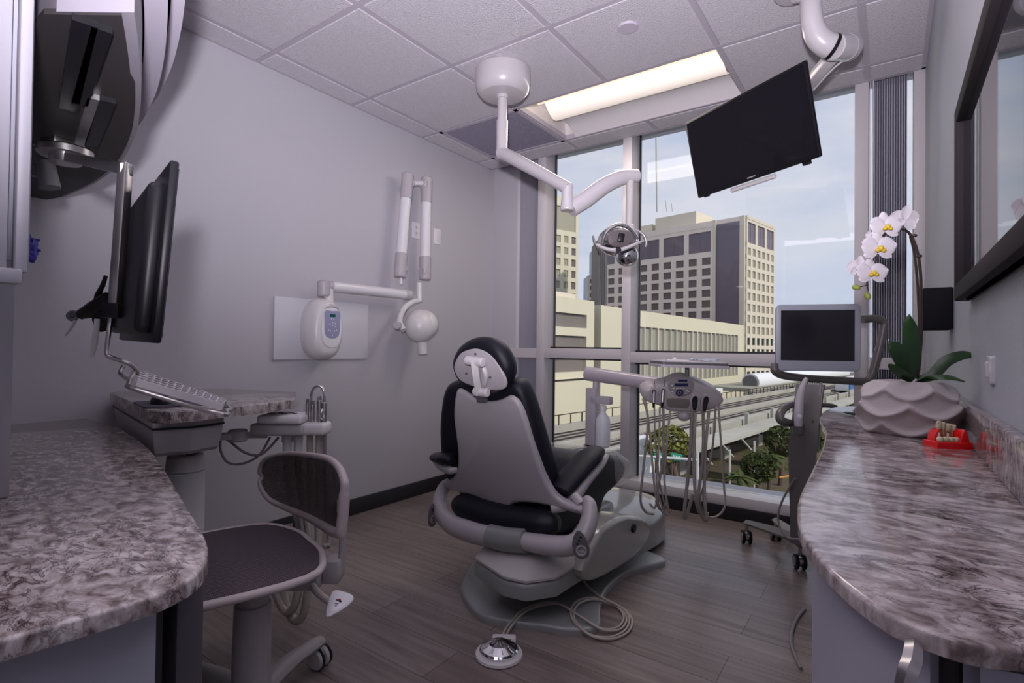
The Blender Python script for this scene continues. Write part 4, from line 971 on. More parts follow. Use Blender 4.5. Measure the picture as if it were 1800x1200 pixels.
def wallplate(name, label, cat, Y, z, w_, h_, X, kind, s_=1):
    t = thing(name, label, cat, (X, Y, z)); Xp = Matrix(((0, 0, s_, X), (1, 0, 0, Y), (0, 1, 0, z), (0, 0, 0, 1)))
    obj('cover_plate', MB(Xp).prism(rrect(w_, h_, .006), Matrix(), .007, .002), 'white', t)
    if kind == 'outlet':
        mb = MB(Xp)
        for y in (-.02, .02):
            obj('receptacle', MB(Xp).lathe([(0, .006), (.015, .006), (.015, .010), (0, .010)], (0, y, 0), seg=20), 'plastic', t)
            for x in (-.005, .005): mb.box((x, y+.003, .0105), (.002, .008, .001))
            mb.box((0, y-.007, .0105), (.004, .004, .001))
        obj('slots', mb, 'black', t)
    else:
        obj('rocker', MB(Xp).prism(rrect(w_*.45, h_*.57, .003), Matrix.Translation((0, 0, .006)), .005, .002), 'plastic', t)
    return t
p = atX(730.5, 405, wl); wallplate('wall_outlet', 'white double wall outlet between the two upright x-ray arms', 'outlet', p.y, p.z, .07, .115, wl, 'outlet')
p = atX(768, 416, wl); wallplate('light_switch', 'white blank switch plate right of the x-ray arm on the left wall', 'switch', p.y, p.z, .07, .115, wl, 'sw')
# ------------------------------------------------------------------ dental chair (faces the window)
dcx = -1.33
ch = thing('dental_chair', 'black upholstered dental chair with grey back shell, facing the window', 'dental chair', (dcx, 2.2, 0))
# base plate on the floor
bp = [atZ(x, y, .028) for x, y in ((812, 1018), (815, 1045), (835, 1072), (870, 1086), (950, 1096), (1000, 1104), (1052, 1100), (1056, 1065), (1068, 1030), (1110, 1000), (1163, 988), (1166, 978), (1128, 958), (1140, 925))]
bpo = [(p.x, p.y) for p in bp]+[(-1.12, 3.2), (-1.50, 3.2), (-1.62, 2.6), (-1.66, 2.1)]
obj('base_plate', MB().prism([(p.x, p.y) for p in smooth([V((*q, 0)) for q in bpo], [0]*len(bpo), 3, True)[0]], Matrix(), .028, .012), 'base_grey', ch)
# lift carriage: dark tub with pale lid
def boxpoly(pts, z0, z1, bev): return MB().prism(pts, Matrix.Translation((0, 0, z0)), z1-z0, bev, 3)
tub = [(-1.42, 1.82), (-1.37, 1.69), (-1.17, 1.615), (-1.08, 1.63), (-1.01, 1.73), (-1.00, 1.95), (-1.05, 2.45), (-1.42, 2.45)]
obj('carriage_tub', boxpoly(tub, .135, .198, .02), 'base_grey', ch)
lid = [[V((-1.21+(x+1.21)*s_, 1.95+(y-1.95)*s_, z)) for x, y in tub] for z, s_ in ((.199, 1.0), (.208, 1.0), (.25, .82), (.268, .66))]
obj('carriage_lid', MB().loft(lid), mat('pale_lid', (.46, .435, .42), .3, coat=.3), ch, ang=25)
obj('lift_mast', MB().bb((-1.48, 1.98, .02), (-1.12, 2.5, .30), .03), 'base_grey', ch)
# pump cover with slanted side link
pcv = [(-1.56, 2.25), (-1.10, 2.25), (-1.02, 2.6), (-1.0, 2.85), (-1.08, 3.06), (-1.25, 3.14), (-1.45, 3.12), (-1.58, 2.95)]
rings = [[V((-1.28+(x+1.28)*s_, 2.72+(y-2.72)*s_, z)) for x, y in [(p.x, p.y) for p in smooth([V((*q, 0)) for q in pcv], [0]*8, 3, True)[0]]] for z, s_ in ((.028, 1.0), (.12, 1.0), (.17, .96), (.205, .86), (.225, .66), (.23, .4))]
obj('pump_cover', MB().loft(rings), 'base_light', ch, ang=50)
lp = [atX(x, y, -.985) for x, y in ((1017, 1002), (1028, 1020), (1055, 1012), (1100, 985), (1130, 955), (1138, 930), (1128, 912), (1095, 905), (1060, 922), (1040, 950))]
Xp = Matrix(((0, 0, -1, -.985), (1, 0, 0, 0), (0, 1, 0, 0), (0, 0, 0, 1)))
lo = [(p.x, p.y) for p in smooth([V((q.y, q.z, 0)) for q in lp], [0]*len(lp), 3, True)[0]]
lk = obj('link_cover', MB(Matrix.Translation((-.985, 0, 0)) @ Matrix(((0, 0, 1, 0), (1, 0, 0, 0), (0, 1, 0, 0), (0, 0, 0, 1)))).prism(lo, Matrix.Translation((0, 0, -.10)), .12, .02), 'base_light', ch)
kq = atX(1114, 928, -.96); obj('pivot_cap', MB().cyl(kq-V((.01, 0, 0)), kq+V((.006, 0, 0)), .021, bev=.003), 'black', lk)
# seat and leg rest: one long upholstered side profile
sp = [atX(x, y, -1.085) for x, y in ((1022, 800), (1062, 798), (1092, 803), (1102, 816), (1099, 838), (1084, 858), (1066, 876), (1058, 902), (1045, 930), (1030, 915))]
prof = [(p.y, p.z) for p in sp]
prof = [(1.84, .47), (1.95, .505)]+prof[0:9]+[(1.98, .28), (1.86, .32)]
prof = [(p.x, p.y) for p in smooth([V((*q, 0)) for q in prof], [0]*len(prof), 3, True)[0]]
Xs2 = Matrix.Translation((-1.60, 0, 0)) @ Matrix(((0, 0, 1, 0), (1, 0, 0, 0), (0, 1, 0, 0), (0, 0, 0, 1)))
mb = MB(Xs2); W_ = .515
def roundslab(mb, prof, w_, b_, n=4):
    c = V((sum(p[0] for p in prof)/len(prof), sum(p[1] for p in prof)/len(prof)))
    rings = []
    for i in range(n+1): a = pi/2*i/n; rings.append((b_*(1-sin(a)) if False else b_*(1-cos(pi/2*(1-i/n)) if False else 1-sin(a)), b_*(1-cos(pi/2-a)) if False else 0))
    rr = []
    for i in range(n+1):
        a = pi/2*i/n; rr.append((b_*(1-sin(a)), b_*(1-cos(a))))
    rr = rr[::-1]                                          # inset large -> small, offset z 0..b
    rr = [(b_*(1-sin(pi/2*i/n)), b_*(1-cos(pi/2*i/n))) for i in range(n+1)]
    out_r = []
    area = sum(prof[i-1][0]*prof[i][1]-prof[i][0]*prof[i-1][1] for i in range(len(prof))); sg = 1 if area > 0 else -1
    def ins(k):
        r = []
        for i in range(len(prof)):
            a, b, e = V(prof[i-1]), V(prof[i]), V(prof[(i+1) % len(prof)]); t = (e-a).normalized(); nn = V((t.y, -t.x)); r.append(b-nn*k*sg)
        return r
    for ins_, z in [(b_*(1-sin(pi/2*i/n)), b_*(1-cos(pi/2*i/n))) for i in range(n+1)]: out_r.append([V((p.x, p.y, z)) for p in ins(ins_)])
    for ins_, z in [(b_*(1-sin(pi/2*i/n)), w_-b_*(1-cos(pi/2*i/n))) for i in range(n, -1, -1)]: out_r.append([V((p.x, p.y, z)) for p in ins(ins_)])
    return mb.loft(out_r)
obj('seat_cushion', roundslab(mb, prof, W_, .035), 'uph', ch, ang=60)
# clear film over the toe end
tq = [atX(x, y, -1.085) for x, y in ((1078, 796), (1094, 799), (1111, 815), (1108, 842), (1090, 858), (1080, 850))]
toe = [(p.y, p.z) for p in tq]
toe = [(p.x+.004, p.y+.003) for p in smooth([V((*q, 0)) for q in toe], [0]*6, 3, True)[0]]
obj('toe_cover', roundslab(MB(Matrix.Translation((-1.606, 0, 0)) @ Matrix(((0, 0, 1, 0), (1, 0, 0, 0), (0, 1, 0, 0), (0, 0, 0, 1)))), toe, W_+.012, .03), 'clear', ch, ang=60, label='clear plastic cover over the foot end')
obj('seam', MB().tube([V((-1.585, 2.12, .515)), V((-1.35, 2.14, .522)), V((-1.11, 2.12, .512))], .004, 6, 3), 'black', ch)
obj('seat_frame', MB().bb((-1.52, 1.9, .24), (-1.14, 2.35, .30), .02), 'base_grey', ch)
# back plane
Bo = V((-1.36, 1.80, .40)); To = V((-1.32, 1.66, .93)); up3 = (To-Bo).normalized(); nb_ = V((1, 0, 0)).cross(up3); nb_ = nb_ if nb_.y < 0 else -nb_
Xb = frame(Bo, V((1, 0, 0)), y=up3); zs_ = 1 if (Xb.to_3x3() @ V((0, 0, 1))).dot(nb_) > 0 else -1
Xbi = Xb.inverted(); nw = Xb.to_3x3() @ V((0, 0, 1))
def onb(x, y, off=0.):                                     # ray hit with the back plane, local coordinates
    r = ray(x, y); o_ = Bo+nb_*off; t = (o_-CAM).dot(nw)/r.dot(nw); q = Xbi @ (CAM+r*t); return (q.x, q.y)
sh = [(803, 688), (812, 684), (824, 691), (838, 700), (858, 705), (878, 703), (893, 696), (903, 696), (914, 707), (924, 732), (936, 772), (948, 808), (962, 846), (978, 870), (1000, 884), (1024, 892), (1022, 903), (985, 893), (950, 885), (915, 882), (900, 888), (893, 905), (886, 915), (874, 914), (868, 900), (858, 886), (838, 872), (812, 866), (790, 858), (787, 846), (799, 836), (806, 815), (805, 780), (799, 730)]
shp = [onb(*p) for p in sh]; shp = [(p.x, p.y) for p in smooth([V((*q, 0)) for q in shp], [0]*len(shp), 3, True)[0]]
def plate(out, off0, th, bev, m, name, parent, ang=50, bulge=0):
    L = Xb @ Matrix.Translation((0, 0, off0*zs_)) @ Matrix.Diagonal((1, 1, zs_, 1)); return obj(name, MB().prism(out, L, th, bev, 4), m, parent, ang)
plate(shp, -.018, .03, .016, 'shell', 'back_shell', ch)
cu = [(789, 690), (800, 676), (830, 674), (860, 690), (880, 690), (905, 672), (925, 682), (936, 705), (950, 750), (965, 800), (978, 850), (972, 880), (930, 872), (860, 868), (800, 850), (786, 820), (781, 760), (784, 715)]
cup = [onb(x-14, y) for x, y in cu]; cup = [(p.x, p.y) for p in smooth([V((*q, 0)) for q in cup], [0]*len(cup), 3, True)[0]]
roundL = Xb @ Matrix.Translation((0, 0, -.105*zs_)) @ Matrix.Diagonal((1, 1, zs_, 1))
obj('back_cushion', roundslab(MB(roundL), cup, .10, .035), 'uph', ch, ang=60)
# lumbar roll seen under the shell
obj('lower_cushion', MB().tube([V((-1.56, 1.80, .375)), V((-1.50, 1.79, .37)), V((-1.3, 1.79, .355)), V((-1.10, 1.79, .375)), V((-1.04, 1.80, .38))], [.03, .07, .075, .07, .03], 16, 3, flat=.8), 'uph', ch)
# headrest
hr = sm2([onb(x, y, .03) for x, y in ((797, 640), (806, 615), (828, 599), (855, 597), (882, 610), (899, 636), (903, 660), (893, 682), (865, 690), (825, 682), (805, 668))], 4)
HL = Xb @ Matrix.Translation((-.02, 0, -.05*zs_)) @ Matrix.Diagonal((1, 1, zs_, 1))
hd = obj('headrest', roundslab(MB(HL), hr, .085, .04, 5), 'uph', ch, ang=60)
hpz = sm2([onb(x, y, .03) for x, y in ((801, 640), (812, 620), (835, 612), (855, 617), (872, 632), (888, 658), (892, 676), (882, 684), (850, 682), (815, 670), (803, 655))], 4)
obj('headrest_plate', MB().prism(hpz, Xb @ Matrix.Translation((-.0, 0, .030*zs_)) @ Matrix.Diagonal((1, 1, zs_, 1)), .010, .005), 'shell', hd)
def bl(x, y, off): q = onb(x, y, off); return Xb @ V((q[0], q[1], off*zs_))
for x, y in ((836, 622), (820, 656), (862, 663)): a = bl(x, y, .04); obj('screw', MB().cyl(a, a+nb_*.003, .005), 'dkgrey', hd)
obj('headrest_bracket', MB().tube([bl(835, 634, .062), bl(838, 660, .068), bl(843, 690, .05)], [.026, .025, .024], 4, 2, flat=.5).cyl(bl(820, 633, .06), bl(850, 637, .06), .018, bev=.004).cyl(bl(834, 688, .05), bl(858, 690, .05), .018, bev=.004), 'plastic', ch)
obj('bracket_lever', MB().tube([bl(850, 646, .07), bl(854, 660, .07), bl(852, 676, .062)], [.009, .010, .007], 10, 3), 'plastic', ch)
obj('bracket_slot', MB(frame(bl(847, 700, .02), V((1, 0, 0)), y=up3)).box((0, 0, 0), (.045, .03, .02), bev=.003), 'dkgrey', ch)
# U-shaped support under the back
Yu = 1.72
def yu(x, y, dy=0): return atY(x, y, Yu+dy)
obj('yoke_arm', MB().tube([yu(800, 850, .1), yu(784, 853, .1), yu(774, 872, .06), yu(775, 900, .02), yu(795, 922), yu(830, 935), yu(868, 944)], [.030, .034, .036, .040, .044, .046, .042], 16, 5, flat=.8), 'shell', ch)
obj('yoke_arm', MB().tube([yu(922, 950), yu(965, 958), yu(1003, 958), yu(1024, 942, .02), yu(1035, 915, .05), yu(1036, 890, .08), yu(1030, 880, .1)], [.042, .046, .046, .044, .040, .034, .024], 16, 5, flat=.8), 'shell', ch)
obj('yoke_hub', MB().tube([yu(862, 940), yu(893, 948), yu(926, 950)], [.047, .049, .046], 16, 3), 'base_grey', ch)
obj('support_strut', MB().tube([yu(893, 950, .02), yu(905, 975, .12), yu(930, 985, .3)], [.04, .05, .06], 12, 3), 'base_grey', ch)
for x, y, dx, s_ in ((1022, 949, .052, 1), (768, 905, -.045, -1)):
    c_ = yu(x, y, .0)
    if s_ > 0: Xd = frame(c_+V((.018, -.045, .0)), V((.80, .45, .25)), y=V((.15, .05, 1)))
    else: Xd = frame(c_+V((-.018, -.01, 0)), V((.1, -1, 0)), y=V((0, 0, 1)))
    if (Xd.to_3x3() @ V((0, 0, 1))).dot(CAM-c_) < 0: Xd = Xd @ Matrix.Diagonal((1, 1, -1, 1))
    ov = sm2([(0, -.050), (.022, -.040), (.030, -.010), (.024, .028), (.010, .050), (-.004, .046), (-.022, .02), (-.028, -.012), (-.02, -.04)], 4)
    k_ = obj('touch_pad', MB(Xd).prism(ov, Matrix(), .006, .002), 'dkgrey', ch)
    mb = MB(Xd); mb.lathe([(.014, 0), (.019, 0), (.019, .0015), (.014, .0015), (.014, 0)], (0, -.018, .006), seg=24)
    for q in ((0, -.001), (0, -.035), (-.017, -.018), (.017, -.018)): mb.box((q[0], q[1], .0075), (.004, .004, .001))
    mb.tube([(-.009, -.014, .0072), (-.003, -.020, .0072), (.004, -.019, .0072), (.009, -.023, .0072)], .0012, 6, 3)
    obj('emblem', mb, 'shell', k_)
    mb = MB(Xd)
    for k in range(3): mb.box((-.008+.009*k, .008+.010*k, .0068), (.008, .006, .001))
    obj('buttons', mb, 'black', k_)
# armrests
def arm(pts, w_, rim, name):
    c = thing; P = [V(p) for p in pts]
    mb = MB(); mb.tube(P, w_, 14, 4, flat=.42); return mb
ra = [V((-1.05, 1.80, .505)), V((-1.035, 1.90, .56)), V((-1.02, 2.0, .61)), V((-1.02, 2.06, .63))]
ap = obj('armrest', arm(ra, [.055, .062, .062, .045], .01, ''), 'uph', ch, ang=60)
rl = [p+V((.045, .02, -.032)) for p in ra]
obj('armrest_rail', MB().tube([rl[0]+V((-.06, -.04, -.035)), rl[0]+V((0, 0, -.01)), rl[1], rl[2], rl[3]+V((-.01, .02, .005))], [.018, .022, .020, .016, .010], 12, 4), 'shell', ap)
la = [V((-1.60, 1.80, .535)), V((-1.615, 1.88, .555)), V((-1.63, 1.98, .56)), V((-1.63, 2.06, .565))]
la = [V((-1.555, 1.75, .60)), V((-1.60, 1.74, .595)), V((-1.65, 1.76, .575)), V((-1.68, 1.84, .56))]
la = [atY(x, y, yy) for x, y, yy in ((800, 806, 1.74), (790, 805, 1.74), (776, 803, 1.78), (772, 800, 1.9))]
ap = obj('armrest', arm(la, [.045, .060, .055, .04], .01, ''), 'uph', ch, ang=60)
obj('armrest_rail', MB().tube([atY(803, 826, 1.74), atY(790, 826, 1.72), atY(774, 818, 1.75), atY(764, 808, 1.80)], [.012, .018, .018, .012], 12, 4), 'shell', ap)
for (x0, y0, x1, y1) in ((798, 830, 796, 856), (1010, 872, 1022, 888)):
    obj('armrest_post', MB().cyl(yu(x0, y0, .1), yu(x1, y1, .08), .02), 'shell', ch)
# foot control and its cord
fc_ = atZ(877, 1152, 0)
ft = thing('foot_control', 'round chrome foot pedal on a pale base ring, on the floor behind the chair', 'foot pedal', (fc_.x, fc_.y, 0))
obj('base_ring', MB().lathe([(.075, 0), (.082, .004), (.080, .012), (.066, .016), (0, .016)], (fc_.x, fc_.y, 0), seg=40), 'plastic', ft)
fd = obj('dome', MB().lathe([(.066, .016), (.067, .024), (.062, .030), (.035, .044), (.006, .052), (0, .053)], (fc_.x, fc_.y, 0), seg=40), 'chrome', ft, ang=12)
mb = MB()
for k in range(9): a = 2*pi*k/9; mb.box((fc_.x+cos(a)*.034, fc_.y+sin(a)*.034, .0425), (.045, .003, .002), rot=(0, .36, a))
obj('ribs', mb, 'steel', fd)
cq = atZ(886, 1122, .02)
obj('connector', MB(frame(V((cq.x, cq.y, .018)), R0, z=V((0, 0, 1)))).box((0, 0, 0), (.085, .035, .022), bev=.006), 'plastic', ft)
cp = [(884, 1116, .015), (895, 1096, .02), (925, 1068, .045), (975, 1058, .045), (1018, 1082, .045), (1055, 1104, .02), (1086, 1102, .008), (1096, 1082, .008), (1078, 1062, .01), (1040, 1050, .04), (1010, 1060, .045), (1005, 1085, .04), (1030, 1112, .02), (1068, 1120, .008), (1098, 1108, .008), (1106, 1086, .008), (1090, 1066, .01), (1050, 1045, .04), (1024, 1022, .06), (1016, 1003, .10)]
for d_ in (0, 1):
    obj('cord', MB().tube([atZ(x+d_*5, y+d_*3, z) for x, y, z in cp], .0045, 8, 5), 'hose', ft)

# ------------------------------------------------------------------ delivery unit with tray
Yd = 2.82
def yd(x, y, dy=0): return atY(x, y, Yd+dy)
du = thing('delivery_unit', 'pale dental delivery unit with control head and hanging hoses in front of the window', 'dental unit', yd(1045, 800))
obj('swing_arm', MB().cyl(yd(1030, 656, .0), yd(1195, 680, .02), .042, .036, bev=.006, seg=28), mat('lilac_white', (.42, .38, .42), .25, coat=.4), du)
pst = yd(1046, 700); bt = V((pst.x-.045, pst.y, .028))
obj('neck', MB().cyl(yd(1048, 664), yd(1047, 684), .018), 'greyp', du)
obj('upright', MB(frame((yd(1044, 682)+yd(1037, 790))/2, V((1, 0, 0)), z=V((0, 0, 1)))).box((0, 0, 0), (.062, .05, (yd(1044, 682)-yd(1037, 790)).length), rot=Matrix.Rotation(.0, 4, 'Y'), bev=.004), 'greyp', du)
q0 = yd(1037, 786); obj('foot_post', MB().bb((q0.x-.03, q0.y-.025, .028), (q0.x+.03, q0.y+.025, q0.z+.02), .003), 'greyp', du)
a = yd(1057, 703); obj('bottle_bracket', MB().box(a, (.125, .05, .045), bev=.004), 'greyp', du)
c_ = yd(1060, 712); c0b = yd(1057, 785)
bo = thing('water_bottle', 'milky white water bottle hanging beside the unit post', 'bottle', c0b)
hb = c_.z-c0b.z
obj('bottle', MB().lathe([(.034, 0), (.042, .01), (.042, hb*.62), (.038, hb*.70), (.020, hb*.80), (.016, hb*.84), (.016, hb*.9)], (c_.x, c_.y, c0b.z), seg=28), 'bottle', bo)
obj('cap', MB().cyl((c_.x, c_.y, c0b.z+hb*.87), (c_.x, c_.y, c_.z-.002), .022, .020), 'white', bo)
hq = [(1129, 697), (1130, 686), (1139, 679), (1152, 676), (1175, 671), (1188, 665), (1205, 663), (1222, 669), (1242, 676), (1260, 685), (1270, 696), (1271, 706), (1262, 713), (1246, 720), (1226, 724), (1196, 724), (1176, 722), (1163, 715), (1146, 708), (1136, 705)]
dH = 2.70
hc3 = at(1198, 694, dH); Xh3 = frame(hc3, R_, y=U_*.93-F_*.30); 
if (Xh3.to_3x3() @ V((0, 0, 1))).dot(CAM-hc3) < 0: Xh3 = Xh3 @ Matrix.Diagonal((1, 1, -1, 1))
Xi3 = Xh3.inverted(); nz3 = (Xh3.to_3x3() @ V((0, 0, 1)))
def onh(x, y, off=0): r = ray(x, y); o_ = hc3+nz3*off; t = (o_-CAM).dot(nz3)/r.dot(nz3); q = Xi3 @ (CAM+r*t); return (q.x, q.y)
ho = sm2([onh(*p) for p in hq], 4)
M['head'] = mat('head_plastic', (.47, .43, .44), .33, coat=.2)
hd_ = obj('control_head', MB().prism(ho, Xh3 @ Matrix.Translation((0, 0, -.07)), .085, .022, 5), 'head', du, ang=60)
kp3 = sm2([onh(*p, .015) for p in ((1176, 672), (1200, 664), (1218, 670), (1219, 682), (1212, 693), (1198, 697), (1184, 693), (1176, 683))], 4)
k3 = obj('keypad', MB().prism(kp3, Xh3 @ Matrix.Translation((0, 0, .012)), .006, .002), mat('keypad_grey', (.27, .255, .26), .35), hd_)
def hbox(mb, x0, y0, x1, y1, z, t): 
    a = onh(x0, y0, z); b = onh(x1, y1, z); return mb.box(((a[0]+b[0])/2, (a[1]+b[1])/2, z), (abs(b[0]-a[0]), abs(b[1]-a[1]), t), bev=.0008, seg=1, L=Xh3)
mb = MB(); hbox(mb, 1192, 667, 1208, 671, .0185, .002); hbox(mb, 1186, 673.5, 1209, 679, .0185, .002); obj('display', mb, 'navy', k3)
mb = MB(); q = onh(1194.5, 690, .018); mb.lathe([(.011, 0), (.019, 0), (.019, .002), (.011, .002), (.011, 0)], Xh3 @ V((q[0], q[1], .0175)), nz3, 20); mb.lathe([(0, 0), (.006, 0), (.006, .002), (0, .002)], Xh3 @ V((q[0], q[1], .0175)), nz3, 12); obj('dial', mb, 'navy', k3)
mb = MB()
for x, y in ((1181, 677), (1184, 682), (1190, 682), (1196, 682), (1202, 682), (1182, 688), (1184, 691), (1207, 686), (1210, 688), (1206, 691)): hbox(mb, x-1.6, y-1, x+1.6, y+1, .019, .0015)
obj('buttons', mb, 'white', k3)
mb = MB(); gr_ = sm2([onh(*p, .012) for p in ((1173, 700), (1190, 699), (1210, 701), (1211, 712), (1206, 717), (1190, 716), (1176, 715), (1172, 708))], 3)
obj('hand_grip', MB().prism(gr_, Xh3 @ Matrix.Translation((0, 0, .010)), .008, .003), mat('grip_taupe', (.20, .18, .165), .4), hd_)
obj('under_knob', MB().ell(at(1202, 731, dH+.03), (.034, .034, .026)), 'shell', du)
# tray
tc_ = at(1209, 639, 2.70); Xt = frame(tc_, R_*1-U_*.03, z=V((0, 0, 1)))
tyz = Matrix.Rotation(0, 4, 'X')
obj('tray_post', MB().cyl(at(1208, 668, 2.72), at(1208, 646, 2.72), .011), 'dkgrey', du)
obj('tray_holder', MB(Xt).prism(rrect(.345, .23, .02), Matrix.Translation((0, 0, -.018)), .014, .004), 'greyp', du)
ty = thing('instrument_tray', 'white instrument tray with pouches on top of the delivery unit', 'tray', tc_)
obj('dish', MB(Xt).prism(rrect(.335, .22, .02), Matrix.Translation((0, 0, -.003)), .012, .003), 'dkgrey', ty)
obj('liner', MB(Xt).prism(rrect(.32, .205, .018), Matrix.Translation((0, 0, .009)), .004, .001), 'alu_tray', ty)
random.seed(8); g = []
for i in range(8): g.append([V((.03+.11*i/7, -.07+.14*j/6, .018+random.uniform(0, .014))) for j in range(7)])
tag(obj('instrument_pouch', MB(Xt).sheet(g, .001), mat('pouch_blue', (.55, .62, .72), .25, alpha=.85)), 'crumpled clear blue pouch on the right half of the tray', 'pouch')
tag(obj('instrument_pouch', MB(Xt).loft([[V((x, y, z)) for x, y in ((-.13, -.08), (-.02, -.08), (-.01, .07), (-.12, .07))] for z in (.014, .020)]).box((-.07, 0, .024), (.016, .02, .012), bev=.002), 'paper'), 'flat white pouch on the left half of the tray', 'pouch')
# handpieces in the head and hoses hanging down
hl = [('handpiece', 'slim chrome handpiece, leftmost on the control head', 1149, 708, 1150, 676, 'steel', .008), ('handpiece', 'chrome handpiece with black grip, left of the keypad', 1164, 708, 1167, 674, 'steel', .009),
      ('handpiece', 'stubby black handpiece right of the hand grip', 1221, 714, 1222, 695, 'black', .013), ('air_syringe', 'black grip syringe with chrome tip, rightmost on the head', 1239, 716, 1242, 694, 'black', .012)]
for nm, l, x0, y0, x1, y1, mm2, r in hl:
    a = at(x0, y0, 2.60); b = at(x1, y1, 2.64)
    t_ = thing(nm, l, 'handpiece' if nm == 'handpiece' else 'syringe', a)
    obj('holder_ring', MB(Xh3).lathe([(r+.004, 0), (r+.012, 0), (r+.012, .012), (r+.004, .012), (r+.004, 0)], Xi3 @ a.lerp(b, .55)+V((0, 0, -.01)), seg=20, sy=1.5), 'greyp', hd_)
    obj('body', MB().tube([a, a.lerp(b, .5), b], [r*.8, r, r*.6], 12, 3), mm2, t_)
    obj('tip', MB().tube([b, b.lerp(a, -.18)+V((0, .005, 0))], [r*.4, r*.22], 8), 'chrome', t_)
    obj('boot', MB().tube([a, a.lerp(b, -.25)], [r*.85, r*.6], 10), 'black', t_)
hs_ = [((1130, 700), (1139, 740), (1130, 830), (1126, 880), (1136, 900), (1150, 903), .0065),
       ((1134, 702), (1142, 760), (1150, 850), (1154, 880), (1150, 893), (1142, 885), .006),
       ((1150, 712), (1152, 770), (1160, 850), (1168, 888), (1160, 896), (1152, 880), .0045),
       ((1160, 715), (1158, 790), (1154, 845), (1162, 885), (1172, 902), (1180, 896), .005),
       ((1166, 716), (1166, 800), (1158, 850), (1156, 880), (1164, 898), (1176, 905), .0065),
       ((1178, 722), (1172, 780), (1168, 840), (1172, 880), (1176, 900), (1170, 885), .006),
       ((1216, 718), (1214, 780), (1208, 850), (1203, 900), (1206, 908), (1218, 868), .009),
       ((1222, 716), (1220, 790), (1221, 850), (1226, 890), (1240, 915), (1243, 900), .009),
       ((1236, 722), (1236, 790), (1230, 850), (1226, 880), (1234, 905), (1243, 912), .008),
       ((1246, 722), (1240, 790), (1238, 850), (1240, 895), (1242, 912), (1236, 860), .008),
       ((1258, 716), (1252, 790), (1238, 850), (1230, 880), (1240, 905), (1256, 910), .0055),
       ((1263, 712), (1268, 790), (1273, 860), (1274, 890), (1262, 906), (1244, 910), .0055)]
for k, h6 in enumerate(hs_):
    *pp, r = h6; dd = 2.70+.012*(k % 4)
    obj('hose', MB().tube([at(x, y, dd+(.02 if j > 3 else 0)) for j, (x, y) in enumerate(pp)], r, 8, 5), 'hose' if k % 2 else mat('hose_grey', (.33, .30, .28), .5), du)

# ------------------------------------------------------------------ ceiling mounted operating lamp
ol = thing('operating_light', 'ceiling-mounted dental operating light with chrome reflector head on a jointed white arm', 'operating light', atZ(884, 130, ZC))
hq_ = atZ(884, 122, ZC)
M['lampw'] = mat('lamp_arm_enamel', (.52, .49, .505), .28, coat=.3)
obj('ceiling_canopy', MB().lathe([(0.05, 0), (.140, 0), (.149, -.012), (.150, -.07), (.142, -.115), (.120, -.140), (.112, -.143), (0, -.143)], hq_-V((0, 0, .001)), seg=48), 'lampw', ol)
ba = V((hq_.x, hq_.y, ZC-.142)); elb = at(874, 268, (ba-CAM).dot(F_)); elb = V((ba.x, ba.y, elb.z))
obj('drop_tube', MB().cyl(ba, elb+V((0, 0, .03)), .026, .026).cyl(elb+V((0, 0, .17)), elb, .031, .031).cyl(ba-V((0, 0, .02)), ba, .034), 'lampw', ol)
dl = (elb-CAM).dot(F_)
j1 = at(997, 330, dl-.38)
obj('upper_arm', MB().tube([elb+V((0, 0, .01)), elb+V((0, 0, -.012)), elb.lerp(j1, .08), elb.lerp(j1, .94), j1], [.032, .035, .034, .029, .028], 16, 2), 'lampw', ol)
j2 = at(997, 366, dl-.38)
obj('elbow', MB().tube([j1+V((0, 0, .005)), j1.lerp(j2, .4), j2, j2+V((0, 0, -.012))], [.026, .026, .033, .030], 16, 2), 'lampw', ol)
d2_ = dl-.36
obj('curved_arm', MB().tube([at(1003, 367, d2_), at(1030, 350, d2_+.02), at(1065, 325, d2_+.05), at(1095, 312, d2_+.08), at(1121, 309, d2_+.1)], [.041, .042, .040, .037, .031], 18, 5), 'lampw', ol)
d3 = d2_+.08
obj('head_tube', MB().cyl(at(1108, 318, d3), at(1106, 402, d3), .020, .018), mat('lamp_grey', (.50, .48, .46), .4), ol)
obj('socket', MB().cyl(at(1106, 396, d3), at(1108, 412, d3), .026, .030, bev=.004), 'lampw', ol)
hx = at(1088, 424, d3-.02)
lmp = Matrix.Translation(hx) @ Matrix((R_, F_, U_)).transposed().to_4x4()
obj('reflector_shell', MB(lmp).ell((0, .02, .004), (.100, .075, .074)), 'chrome', ol)
obj('reflector_rim', MB(lmp).tube([(-.088, -.03, -.02), (-.07, -.045, .035), (-.02, -.05, .068), (.035, -.045, .055), (.085, -.03, .005)], [.006, .009, .010, .009, .006], 10, 5), 'steel', ol)
obj('lamp_glass', MB(lmp).prism(sm2([(-.055, .028), (.0, .040), (.042, .028), (.045, -.022), (.0, -.040), (-.05, -.026)], 4), Matrix.Translation((-.008, -.062, .0)) @ Matrix.Rotation(pi/2, 4, 'X'), .012, .003), mat('smoked_lens', (.12, .10, .10), .08, coat=.6), ol)
obj('bulb_shield', MB(lmp).box((-.006, -.080, .002), (.028, .018, .040), rot=(0, .2, 0), bev=.004), 'black', ol)
obj('front_bar', MB(lmp).tube([(-.112, -.03, -.022), (-.07, -.055, -.046), (-.01, -.065, -.052), (.05, -.055, -.030), (.10, -.02, -.008)], [.010, .013, .015, .013, .010], 12, 5, flat=.7), 'lampw', ol)
obj('knob', MB(lmp).cyl((-.018, -.082, -.056), (-.018, -.062, -.052), .013), 'black', ol)
obj('wing_handle', MB(lmp).tube([(-.128, -.02, .022), (-.122, -.025, -.01), (-.105, -.02, -.045), (-.098, -.01, -.068)], [.004, .007, .006, .003], 10, 5), 'steel', ol)
